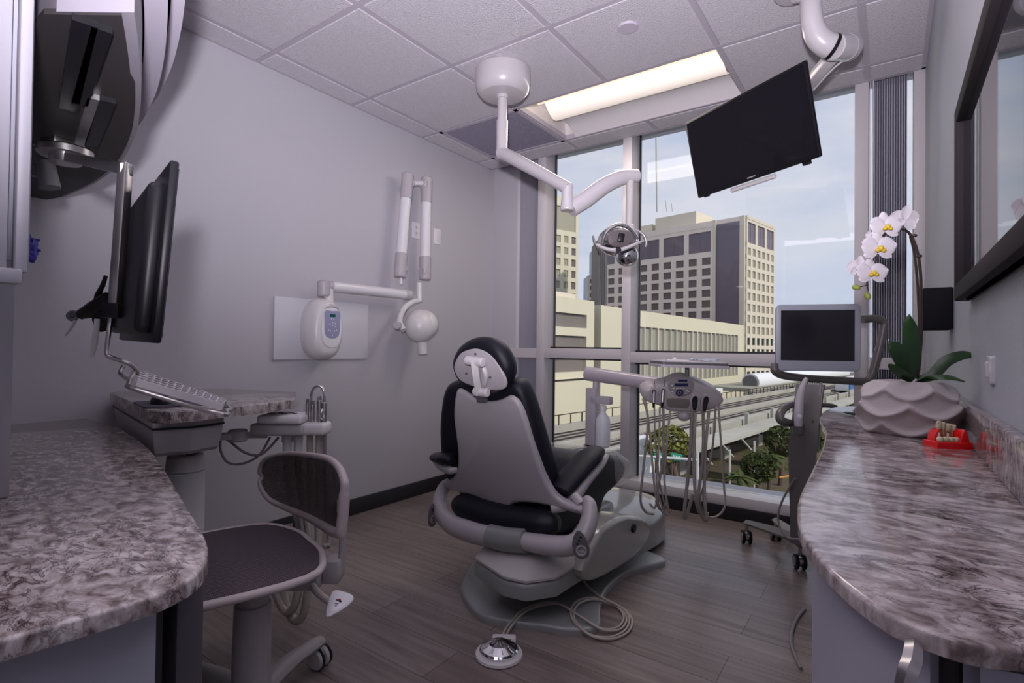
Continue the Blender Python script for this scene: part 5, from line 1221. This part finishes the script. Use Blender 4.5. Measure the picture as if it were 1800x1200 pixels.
obj('wing_handle', MB(lmp).tube([(.085, 0, .055), (.115, -.01, .03), (.128, -.015, -.005), (.124, -.02, -.032)], [.005, .008, .007, .004], 10, 5), 'steel', ol)
obj('under_mirror', MB(lmp).ell((.038, .0, -.070), (.056, .045, .052)), 'chrome', ol)

# ------------------------------------------------------------------ ceiling mounted television
tvc = V((-.59, 2.80, 2.11)); ya, ti, ro = -.5, .24, .01
n_t = V((sin(ya)*cos(ti), -cos(ya)*cos(ti), -sin(ti))); r_t = V((cos(ya), sin(ya), 0)); u_t = n_t.cross(r_t); u_t = u_t if u_t.z > 0 else -u_t
Xv = frame(tvc, r_t*cos(ro)+u_t*sin(ro), y=u_t)
if (Xv.to_3x3() @ V((0, 0, 1))).dot(CAM-tvc) < 0: Xv = Xv @ Matrix.Diagonal((1, 1, -1, 1))
tv = thing('television', 'black flat television tilted down on a white ceiling arm in front of the window', 'television', tvc)
obj('housing', MB(Xv).box((0, 0, -.010), (.715, .415, .018), bev=.005).box((0, -.02, -.030), (.50, .28, .04), bev=.015), 'black', tv)
obj('screen', MB(Xv).box((0, .004, -.0005), (.69, .385, .002)), 'gloss', tv)
mb = MB(Xv)
for k in range(7): mb.box((-.021+.007*k, -.193, .0005), (.005, .0055, .001))
obj('maker_logo', mb, 'greyp', tv)
obj('bottom_bar', MB(Xv).cyl((-.155, -.222, -.03), (.11, -.222, -.03), .012, bev=.004, seg=16), 'plastic', tv)
obj('corner_tab', MB(Xv).box((.28, -.212, -.02), (.035, .02, .02), bev=.003), 'black', tv); obj('corner_tab', MB(Xv).box((-.31, -.209, -.02), (.03, .008, .015)), 'black', tv)
ta = thing('television_mount', 'thick white ceiling arm with elbow holding the television', 'television mount', atZ(1400, -20, ZC))
pl_ = atZ(1398, -22, ZC)
obj('ceiling_flange', MB().cyl(pl_, pl_-V((0, 0, .03)), .085, .08, bev=.006, seg=36), 'greyp', ta)
dA = 2.18
obj('pipe', MB().tube([V((pl_.x, pl_.y, ZC-.02)), at(1422, -10, dA+.02), at(1426, 25, dA), at(1432, 55, dA), at(1446, 74, dA), at(1462, 82, dA)], [.040, .040, .040, .043, .046, .048], 24, 5), 'lampw', ta)
obj('joint_ring', MB().cyl(at(1460, 81, dA), at(1465, 83, dA), .0505, seg=28), 'black', ta)
obj('joint_drum', MB().cyl(at(1464, 82.5, dA), at(1490, 84, dA+.05), .050, seg=32, bev=.004), 'lampw', ta)
obj('drum_band', MB().cyl(at(1487, 84, dA+.045), at(1494, 84, dA+.06), .052, seg=32), 'greyp', ta)
obj('drum_cap', MB().ell(at(1494, 84, dA+.06), (.048, .03, .048)), 'lampw', ta)
bk = Xv @ V((.02, .0, -.06))
obj('forearm', bar(MB(), at(1462, 100, dA+.10), at(1415, 155, dA+.33), .05, .045), 'lampw', ta)
obj('forearm_tail', bar(MB(), at(1415, 155, dA+.33), bk, .05, .045), 'lampw', ta)
obj('cable', MB().tube([at(1480, 108, dA+.08), at(1460, 125, dA+.15), at(1430, 158, dA+.3)], .004, 8, 4), 'white', ta)
obj('vesa_plate', MB(Xv).box((.02, .0, -.058), (.18, .18, .012), bev=.003), 'dkgrey', ta)
# ------------------------------------------------------------------ scanner cart
sca = thing('scanner_cart', 'wheeled scanner cart with grey-framed touch screen beside the right worktop', 'scanner cart', (-.40, 2.85, 0))
dS = 2.46
cs = [at(1364, 538, dS+.03), at(1513, 531, dS-.06), at(1511, 656, dS-.06), at(1363, 648, dS+.03)]
cc = sum(cs, V())/4; Xc2 = frame(cc, (cs[1]+cs[2])-(cs[0]+cs[3]), y=(cs[0]+cs[1])-(cs[2]+cs[3]))
if (Xc2.to_3x3() @ V((0, 0, 1))).dot(CAM-cc) < 0: Xc2 = Xc2 @ Matrix.Diagonal((1, 1, -1, 1))
Ws = ((cs[1]+cs[2])-(cs[0]+cs[3])).length/2; Hs = ((cs[0]+cs[1])-(cs[2]+cs[3])).length/2
M['bezel'] = mat('bezel_grey', (.36, .38, .43), .35)
obj('screen_housing', MB(Xc2).prism(rrect(Ws, Hs, .02), Matrix.Translation((0, 0, -.004)), .012, .004), 'bezel', sca)
obj('screen_back', MB(Xc2).prism(rrect(Ws-.004, Hs-.004, .02), Matrix.Translation((.004, 0, -.045)), .042, .012), mat('cart_brown', (.15, .13, .13), .35), sca)
obj('screen', MB(Xc2).box((-.002, .010, .0085), (Ws-.045, Hs-.075, .002)), mat('cart_screen', (.018, .018, .022), .12), sca)
mb = MB(Xc2)
for k in range(5): mb.box((-.012+.006*k, -Hs/2+.016, .0085), (.005, .004, .001))
obj('maker_logo', mb, mat('logo_violet', (.42, .38, .55), .4), sca)
M['cart'] = mat('cart_bronze_grey', (.155, .145, .14), .35, .25)
dh = 2.52
obj('handle_loop', MB().tube([at(1362, 640, dh-.04), at(1362, 651, dh-.05), at(1375, 659, dh-.02), at(1410, 664, dh), at(1470, 668, dh), at(1518, 670, dh), at(1530, 664, dh), at(1540, 635, dh), at(1553, 580, dh), at(1552, 565, dh), at(1540, 560, dh), at(1516, 561, dh)], [.016]+[.0185]*11, 14, 5), 'cart', sca)
b0 = V((-.325, 2.84, 0)); t0 = at(1428, 668, dh)
obj('post', MB().loft([[V((b0.x+x*.9, b0.y+y, .16)) for x, y in ((-.06, -.03), (.05, -.03), (.05, .03), (-.06, .03))], [V((b0.x+x, b0.y+y-.04, .6)) for x, y in ((-.06, -.03), (.05, -.03), (.05, .03), (-.06, .03))], [t0+V((x, y, -.02)) for x, y in ((-.065, -.03), (.05, -.03), (.05, .03), (-.065, .03))]]), 'cart', sca)
obj('post_trim', MB().tube([at(1443, 672, dh-.05), at(1440, 700, dh-.05), at(1440, 730, dh-.05), at(1438, 790, dh)], [.006]*4, 8, 3), 'greyp', sca)
obj('side_handle', MB().tube([at(1408, 708, dh-.05), at(1388, 712, dh-.08), at(1374, 722, dh-.12), at(1371, 735, dh-.14), at(1380, 742, dh-.14), at(1400, 744, dh-.10)], [.016, .02, .02, .02, .02, .016], 12, 5, flat=.7), 'cart', sca)
obj('rear_handle', MB().tube([at(1436, 712, dh-.0), at(1462, 713, dh+.02), at(1470, 722, dh+.02), at(1455, 745, dh-.04), at(1425, 742, dh-.06)], .016, 12, 5, flat=.7), 'cart', sca)
wd = thing('scanner_wand', 'white handheld scanner wand standing in the cart holder', 'scanner wand', at(1402, 758, 2.38))
obj('body', MB().tube([at(1418, 664, 2.38), at(1411, 680, 2.38), at(1406, 700, 2.38), at(1404, 725, 2.37), at(1403, 755, 2.37)], [.010, .018, .022, .024, .020], 16, 5, flat=.8), mat('wand_white', (.60, .56, .60), .3, coat=.3), wd)
obj('window', MB().ell(at(1405, 732, 2.35), (.012, .006, .012)), 'white', wd)
obj('wand_cradle', MB().tube([at(1403, 748, 2.37), at(1403, 762, 2.37)], [.026, .022], 16, 1).tube([at(1410, 740, 2.36), at(1413, 755, 2.37), at(1406, 765, 2.37)], [.004]*3, 8, 3), 'dkgrey', sca)
for (x, y, k) in ((1312, 955, 0), (1406, 1000, 1), (1500, 960, 2), (1375, 885, 3)):
    e = atZ(x, y, .0) if k < 2 else (V((-.12, 3.02, 0)) if k == 2 else V((-.52, 3.30, 0)))
    e0 = V((e.x, e.y, .115))
    lg = obj('leg', MB().tube([V((b0.x, b0.y, .17)), V((b0.x, b0.y, .17)).lerp(e0, .5)+V((0, 0, .004)), e0], [.036, .032, .022], 4, 2, flat=.7), 'cart', sca)
    w0 = V((e.x, e.y, .037)); ax2 = V((.9, .4, 0)).normalized()
    cs2 = obj('caster', MB().cyl(w0-ax2*.024, w0-ax2*.010, .037, bev=.004).cyl(w0+ax2*.010, w0+ax2*.024, .037, bev=.004), 'black', lg)
    obj('caster_hub', MB().cyl(w0-ax2*.026, w0+ax2*.026, .022), 'steel', lg)
    obj('caster_stem', MB().cyl(w0+V((0, 0, .03)), e0, .009), 'steel', lg)
obj('cord', MB().tube([at(1398, 840, 2.45), at(1375, 880, 2.5), at(1368, 915, 2.5), at(1385, 945, 2.45), at(1425, 945, 2.4)], .005, 8, 5), 'cable', sca)
tag(obj('cord', MB().tube([atZ(1408, 1175, .006), atZ(1393, 1140, .006), atZ(1392, 1110, .006), atZ(1402, 1085, .006), atZ(1415, 1070, .006)], .006, 8, 5), 'cable'), 'grey cable lying on the floor at the foot of the right cabinet', 'cable')

# ------------------------------------------------------------------ right worktop, cabinet, things on it
zr = .87
ed = [(1500, 713.5), (1475, 714), (1452, 720), (1441, 733), (1444, 745), (1451, 757), (1446, 785), (1425, 830), (1406, 870), (1402, 895), (1405, 925), (1430, 968), (1480, 1020), (1560, 1078), (1650, 1114), (1725, 1134), (1800, 1141)]
e3 = [(lambda p: (p.x, p.y))(atZ(x, y, zr)) for x, y in ed]
e3 = [(p.x, p.y) for p in smooth([V((*q, 0)) for q in e3], [0]*len(e3), 3)[0]]
co = [(XR-.001, 2.15), (.06, 2.20)]+[q for q in e3]+[(XR-.001, e3[-1][1]+.02)]
o = tag(obj('countertop', MB().prism(co, Matrix.Translation((0, 0, zr-.014)), .014, .004), 'quartz'), 'wavy-edged brown and white quartz worktop along the right wall', 'worktop')
bs = thing('backsplash', 'low quartz upstand along the right wall behind the tooth model', 'backsplash', (XR, 1.3, zr))
obj('upstand', MB().bb((XR-.018, .42, zr), (XR-.0005, 2.12, zr+.078), .003), 'quartz', bs)
rcb = thing('base_cabinet', 'white laminate base cabinet with bowed front under the right quartz worktop', 'cabinet', (.05, 1.2, 0))
def offp(pts, d):
    r = []
    for i, p in enumerate(pts):
        a = V(pts[max(i-1, 0)]); b = V(pts[min(i+1, len(pts)-1)]); t = (b-a).normalized(); n = V((-t.y, t.x)); 
        if n.dot(V((XR, 1.2))-V(p)) < 0: n = -n
        r.append((p[0]+n.x*d, p[1]+n.y*d))
    return r
fr_ = offp(e3, .016)
frp = [p for p in fr_ if p[1] < 1.35]
gx_ = atZ(1658, 1122, zr-.03).x; gx2 = atZ(1694, 1130, zr-.03).x
doorA = [p for p in frp if p[0] < gx_-.007]; doorB = [p for p in frp if p[0] > gx2]
inn = offp(frp, .02)
obj('body', MB().prism([(XR-.004, 1.34)]+[p for p in inn]+[(XR-.004, inn[-1][1]+.01)], Matrix.Translation((0, 0, .0)), zr-.0155, 0), 'cabdark', rcb)
dA_ = obj('door', MB().prism(doorA+offp(doorA, .016)[::-1], Matrix.Translation((0, 0, .04)), zr-.0155-.046, 0), 'cab', rcb)
if len(doorB) > 1: obj('door', MB().prism(doorB+offp(doorB, .016)[::-1]+[(XR-.005, doorB[-1][1]+.02)], Matrix.Translation((0, 0, .04)), zr-.0155-.046, 0), 'cab', rcb)
hA = at(1606, 1138, .352); hB = at(1583, 1172, .345); hC = at(1572, 1225, .345)
obj('handle', MB().tube([hA+V((.0, .010, .0)), hA, hA.lerp(hB, .5)-F_*.004, hB-F_*.006, hC-F_*.006], [.0045, .005, .0055, .0055, .0055], 4, 4, flat=.5), 'steel', dA_)
# paperwork dish / small dark thing and white sheet at the far lobe
pq = atZ(1468, 728, zr+.001)
tag(obj('dark_saucer', MB().lathe([(0, 0), (.03, 0), (.05, .004), (.052, .006), (0, .004)], atZ(1514, 730, zr)+V((0, 0, .0005)), seg=24, sx=.9, sy=.5), 'cabdark'), 'small flat dark dish on the right worktop left of the orchid pot', 'dish')
# pot
pc_ = V((.034, 1.55, zr)); pt = thing('orchid_pot', 'round white ceramic pot with scalloped relief, holding the orchid on the right worktop', 'plant pot', pc_)
b = bmesh.new(); nU, nV = 96, 48; GR = []
for j in range(nV+1):
    v = j/nV; ph = v
    z = .121*v; base = .062+.038*sin(pi*min(1, (v*.86+.12)))**.8
    row = []
    for i in range(nU):
        a = 2*pi*i/nU; rr_ = base; k = 0
        for row_, (vc, n_, sh_, am) in enumerate(((.22, 6, 0, .010), (.55, 6, .5, .012), (.88, 6, 0, .010))):
            ph_ = ((a/(2*pi)*n_+sh_) % 1)-.5; dx = ph_*2; dy = (v-vc)/.24
            edge = -.75+.8*dx*dx                          # curl of a petal: full above the wavy lip
            if abs(dy) < 1.3:
                s2 = max(0, 1-abs(dy-.1)**2)*max(0, 1-dx*dx)
                lip = math.exp(-((dy-edge)*4)**2)
                rr_ += am*(.9*lip - .7*s2*(1 if dy > edge else 0))
        row.append(b.verts.new((pc_.x+cos(a)*rr_, pc_.y+sin(a)*rr_, pc_.z+z)))
    GR.append(row)
for j in range(nV):
    for i in range(nU): b.faces.new((GR[j][i], GR[j][(i+1) % nU], GR[j+1][(i+1) % nU], GR[j+1][i]))
top_in = [b.verts.new((pc_.x+cos(2*pi*i/nU)*.052, pc_.y+sin(2*pi*i/nU)*.052, pc_.z+.117)) for i in range(nU)]
bot_in = [b.verts.new((pc_.x+cos(2*pi*i/nU)*.050, pc_.y+sin(2*pi*i/nU)*.050, pc_.z+.09)) for i in range(nU)]
for A, B in ((GR[-1], top_in), (top_in, bot_in)):
    for i in range(nU): b.faces.new((A[i], A[(i+1) % nU], B[(i+1) % nU], B[i]))
b.faces.new(bot_in); b.faces.new(GR[0][::-1]); bmesh.ops.recalc_face_normals(b, faces=b.faces[:])
obj('bowl', MB().add(b), 'pot', pt, ang=80)
obj('bark_filling', MB().lathe([(0, 0), (.049, 0), (.047, .012), (0, .016)], pc_+V((0, 0, .093)), seg=24), 'soil', pt)
# orchid
dO = 1.245
orc = thing('orchid', 'white moth orchid with arching dark stem and yellow-hearted flowers in the scalloped pot', 'orchid', pc_+V((0, 0, .1)))
sb_ = [at(1612, 660, dO), at(1619, 600, dO), at(1619, 540, dO), at(1618, 480, dO), at(1612, 440, dO), at(1600, 412, dO), at(1586, 403, dO-.005), at(1566, 404, dO-.01), at(1550, 418, dO-.02), at(1546, 440, dO-.02), at(1538, 462, dO-.02), at(1530, 480, dO-.02), at(1524, 496, dO-.01), at(1526, 510, dO)]
obj('flower_stem', MB().tube(sb_, [.0035, .0035, .0033, .0032, .003, .003, .0028, .0026, .0024, .0022, .0020, .0018, .0016, .0012], 8, 5), 'stem', orc)
obj('flower_stem', MB().tube([at(1610, 662, dO+.01), at(1616, 600, dO+.015), at(1614, 520, dO+.012), at(1608, 450, dO+.01), at(1600, 415, dO)], .0028, 8, 5), 'stem', orc)
obj('node', MB().ell(at(1607, 414, dO-.002), (.006, .005, .004)).ell(at(1616, 450, dO-.002), (.006, .005, .004)), 'stem', orc)
def petal(mb, X, L_, w_, ang, cup=.12, roundn=1.0):
    g = []
    for i in range(9):
        u = i/8; ww = w_*(sin(pi*min(1, u*.93+.05))**.6)*(1 if u < .6 else 1); r = []
        for j in range(7):
            v = (j/6-.5)*2; r.append(V((u*L_, v*ww/2, cup*L_*(u*u*.6)-abs(v)**2*w_*.08)))
        g.append([X @ Matrix.Rotation(ang, 4, 'Z') @ p for p in r])
    return mb.sheet(g, .0008)
def flower(x, y, s, d, yaw_, pit, name='flower', back=False):
    c = at(x, y, d); n = (-F_ if not back else F_)*cos(yaw_)*cos(pit)+R_*sin(yaw_)+V((0, 0, 1))*sin(pit); n.normalize()
    X = frame(c, R_, z=n) if abs(n.dot(R_)) < .95 else frame(c, F_, z=n)
    # x: sideways, keep y upward
    if (X.to_3x3() @ V((0, 1, 0))).z < 0: X = X @ Matrix.Rotation(pi, 4, 'Z')
    mb = MB()
    petal(mb, X, .036*s, .038*s, RD(8), .10); petal(mb, X, .036*s, .038*s, RD(172), .10)
    X2 = X @ Matrix.Translation((0, 0, -.002))
    for a in (90, 215, 325): petal(mb, X2, .034*s, .024*s, RD(a), -.05)
    f = obj(name, mb, 'petal', orc, ang=80)
    m2 = MB(); m2.ell(X @ V((0, -.004*s, .006)), (.006*s, .006*s, .006*s), seg=12, rings=8)
    for k in (-1, 1): m2.ell(X @ V((.006*k*s, -.008*s, .006)), (.005*s, .006*s, .004*s), seg=10, rings=8)
    obj('throat', m2, 'yellow', f)
flower(1557, 397, 1.02, dO-.035, -.15, .1); flower(1588, 386, 1.0, dO+.01, .8, .2, back=True); flower(1545, 434, 1.10, dO-.04, 0, .05); flower(1533, 478, 1.0, dO-.035, -.1, .15)
flower(1510, 470, .8, dO+.005, -1.0, .0, back=True); flower(1540, 415, .7, dO+.015, -.3, .2, back=True)
for x, y, a in ((1505, 505, .3), (1525, 520, 1.2)): obj('bud', MB().ell(at(x, y, dO), (.0095, .007, .0065), rot=Matrix.Rotation(a, 4, 'Y'), seg=14, rings=10), 'bud', orc)
obj('bud_stalk', MB().tube([at(1526, 500, dO), at(1516, 503, dO), at(1508, 504, dO)], .0012, 6, 3).tube([at(1526, 508, dO), at(1526, 516, dO)], .0012, 6), 'stem', orc)
def leaf(px, w_, bend=.0):
    P, _ = smooth([at(*p) for p in px], [0]*len(px), 5); g = []; n = len(P)
    for i, p in enumerate(P):
        u = i/(n-1); t = (P[min(i+1, n-1)]-P[max(i-1, 0)]).normalized(); s_ = t.cross(F_).normalized(); 
        if bend: s_ = (s_*(1-bend)+F_*bend).normalized()
        ww = w_*(.35+.65*sin(pi*min(1, u*.8+.12)))*(1 if u < .75 else max(.04, 1-((u-.75)/.25)**2.2))
        g.append([p+s_*ww*v+(-F_)*(.10*w_)*(-(abs(v)**1.5))*2 for v in (-1, -.66, -.33, 0, .33, .66, 1)])
    obj('leaf', MB().sheet(g, .0016), 'leaf', orc, ang=70)
leaf([(1608, 664, dO), (1607, 630, dO-.01), (1604, 590, dO-.01), (1600, 552, dO)], .022)
leaf([(1606, 666, dO-.01), (1592, 640, dO-.03), (1578, 616, dO-.04), (1566, 603, dO-.04)], .018, .1)
leaf([(1604, 668, dO-.01), (1585, 656, dO-.05), (1562, 640, dO-.06)], .010, .3)
leaf([(1614, 668, dO), (1640, 660, dO-.01), (1665, 635, dO-.02), (1695, 624, dO-.03), (1720, 625, dO-.04)], .013, .45)
leaf([(1614, 670, dO-.01), (1640, 664, dO-.05), (1672, 664, dO-.07), (1696, 671, dO-.08)], .009, .6)
# tooth model
tm0 = atZ(1668, 790, zr)
tm = thing('tooth_model', 'red tooth model with ivory teeth and roots, in front of the pot', 'tooth model', tm0)
dT = (tm0-CAM).dot(F_)-.01
Xm3 = frame(atZ(1669, 785, zr)-V((.004, .012, 0)), R_*1-V((0, 0, R_.z)), z=V((0, 0, 1))) @ Matrix.Diagonal((.70, .70, .82, 1))
obj('base', MB(Xm3).prism([(-.046, -.024), (.018, -.030), (.046, -.030), (.046, .030), (-.046, .030)], Matrix(), .016, .003), 'red', tm)
def xz(mb, pts, y0, y1, bev=.002):
    return mb.prism(pts, Xm3 @ Matrix(((1, 0, 0, 0), (0, 0, -1, y1), (0, 1, 0, 0), (0, 0, 0, 1))), y1-y0, bev)
mb = MB(); xz(mb, [(-.040, .012), (-.038, .030), (-.030, .042), (-.024, .044), (-.022, .012)], -.004, .022); xz(mb, [(-.025, .010), (-.02, .034), (-.006, .030), (.006, .030), (.016, .012)], .010, .024)
xz(mb, [(.012, .010), (.016, .026), (.020, .040), (.026, .046), (.034, .043), (.038, .030), (.042, .016), (.046, .010)], -.028, .026, .004); obj('gum', mb, 'red', tm)
for x, z, w_, h_ in ((-.022, .052, .0062, .012), (-.011, .050, .0068, .011), (.004, .046, .0105, .012), (.019, .046, .0070, .009)):
    obj('tooth', MB(Xm3).ell((x, .004, z), (w_, .008, h_), seg=16, rings=10).ell((x-w_*.5, .002, z+h_*.55), (w_*.5, .004, h_*.4), seg=10, rings=8).ell((x+w_*.5, .002, z+h_*.55), (w_*.5, .004, h_*.4), seg=10, rings=8), 'tooth', tm)
for x, x1, z1 in ((-.022, -.020, .022), (-.011, -.010, .020), (.0, -.004, .016), (.008, .006, .014), (.014, .012, .016)):
    obj('root', MB(Xm3).tube([(x, .002, .040), ((x+x1)/2, .0, .030), (x1, .0, z1)], [.004, .003, .001], 8, 3), mat('root_tan', (.45, .22, .10), .4), tm)
for x in (-.030, -.005, .023): obj('bone_wedge', MB(Xm3).tube([(x, -.006, .014), (x+.002, -.006, .036)], [.0045, .002], 8), 'bone', tm)
obj('nerve_mark', MB(Xm3).box((-.001, -.004, .028), (.003, .003, .02)), 'navy', tm)
for x in (-.033, -.018, -.003, .010): obj('fallen_tooth', MB(Xm3).ell((x, -.016, .021-.0015*(x+.03)*10), (.010, .008, .0075), seg=14, rings=10), 'tooth', tm)

# speaker, picture, switch on the right wall
sk = thing('wall_speaker', 'small black box speaker mounted on the right wall under the picture', 'speaker', (XR, 2.1, 1.2))
s0 = atY(1622, 506, 2.0); s1 = atY(1676, 578, 2.0); 
obj('cabinet', MB().bb((s0.x, 2.0, s1.z), (min(s1.x, XR-.001), 2.13, s0.z), .004), mat('speaker_cloth', (.008, .008, .010), .8, spec=.15), sk)
obj('bracket', MB().bb((s0.x-.004, 2.14, s1.z+.03), (s0.x+.006, 2.16, s0.z-.01), .002).bb((s0.x, 2.13, s1.z+.06), (XR, 2.15, s1.z+.075)), 'dkgrey', sk)
M['pframe'] = mat('picture_frame_black', (.022, .018, .020), .7, spec=.15)
pf = thing('framed_picture', 'large black-framed glazed picture on the right wall, reflecting the window', 'picture', (XR, 1.4, 1.5))
yl = atX(1677, 370, XR-.03).y; zb_ = atX(1686, 522, XR-.03).z; zt_ = atX(1671, 222, XR-.03).z; y0 = .55
fw = .035
zt2 = zt_
obj('picture_glass', MB().bb((XR-.016, y0, zb_), (XR-.012, yl, zt2)), mat('picture_glass', (.020, .020, .026), .02, spec=.4), pf)
obj('backing', MB().bb((XR-.012, y0, zb_), (XR-.002, yl, zt2)), 'black', pf)
for k, (a, b) in enumerate((((XR-.030, yl-fw, zb_), (XR-.001, yl, zt2)), ((XR-.030, y0, zb_), (XR-.001, y0+fw, zt2)), ((XR-.030, y0+fw, zb_), (XR-.001, yl-fw, zb_+fw)), ((XR-.030, y0+fw, zt2-fw), (XR-.001, yl-fw, zt2)))):
    obj('frame_side', MB().bb(a, b, .003), 'pframe', pf)
p = atX(1746, 650, XR); wallplate('light_switch', 'white switch plate on the right wall beside the orchid leaf', 'switch', p.y, p.z, .045, .050, XR, 'sw', -1)
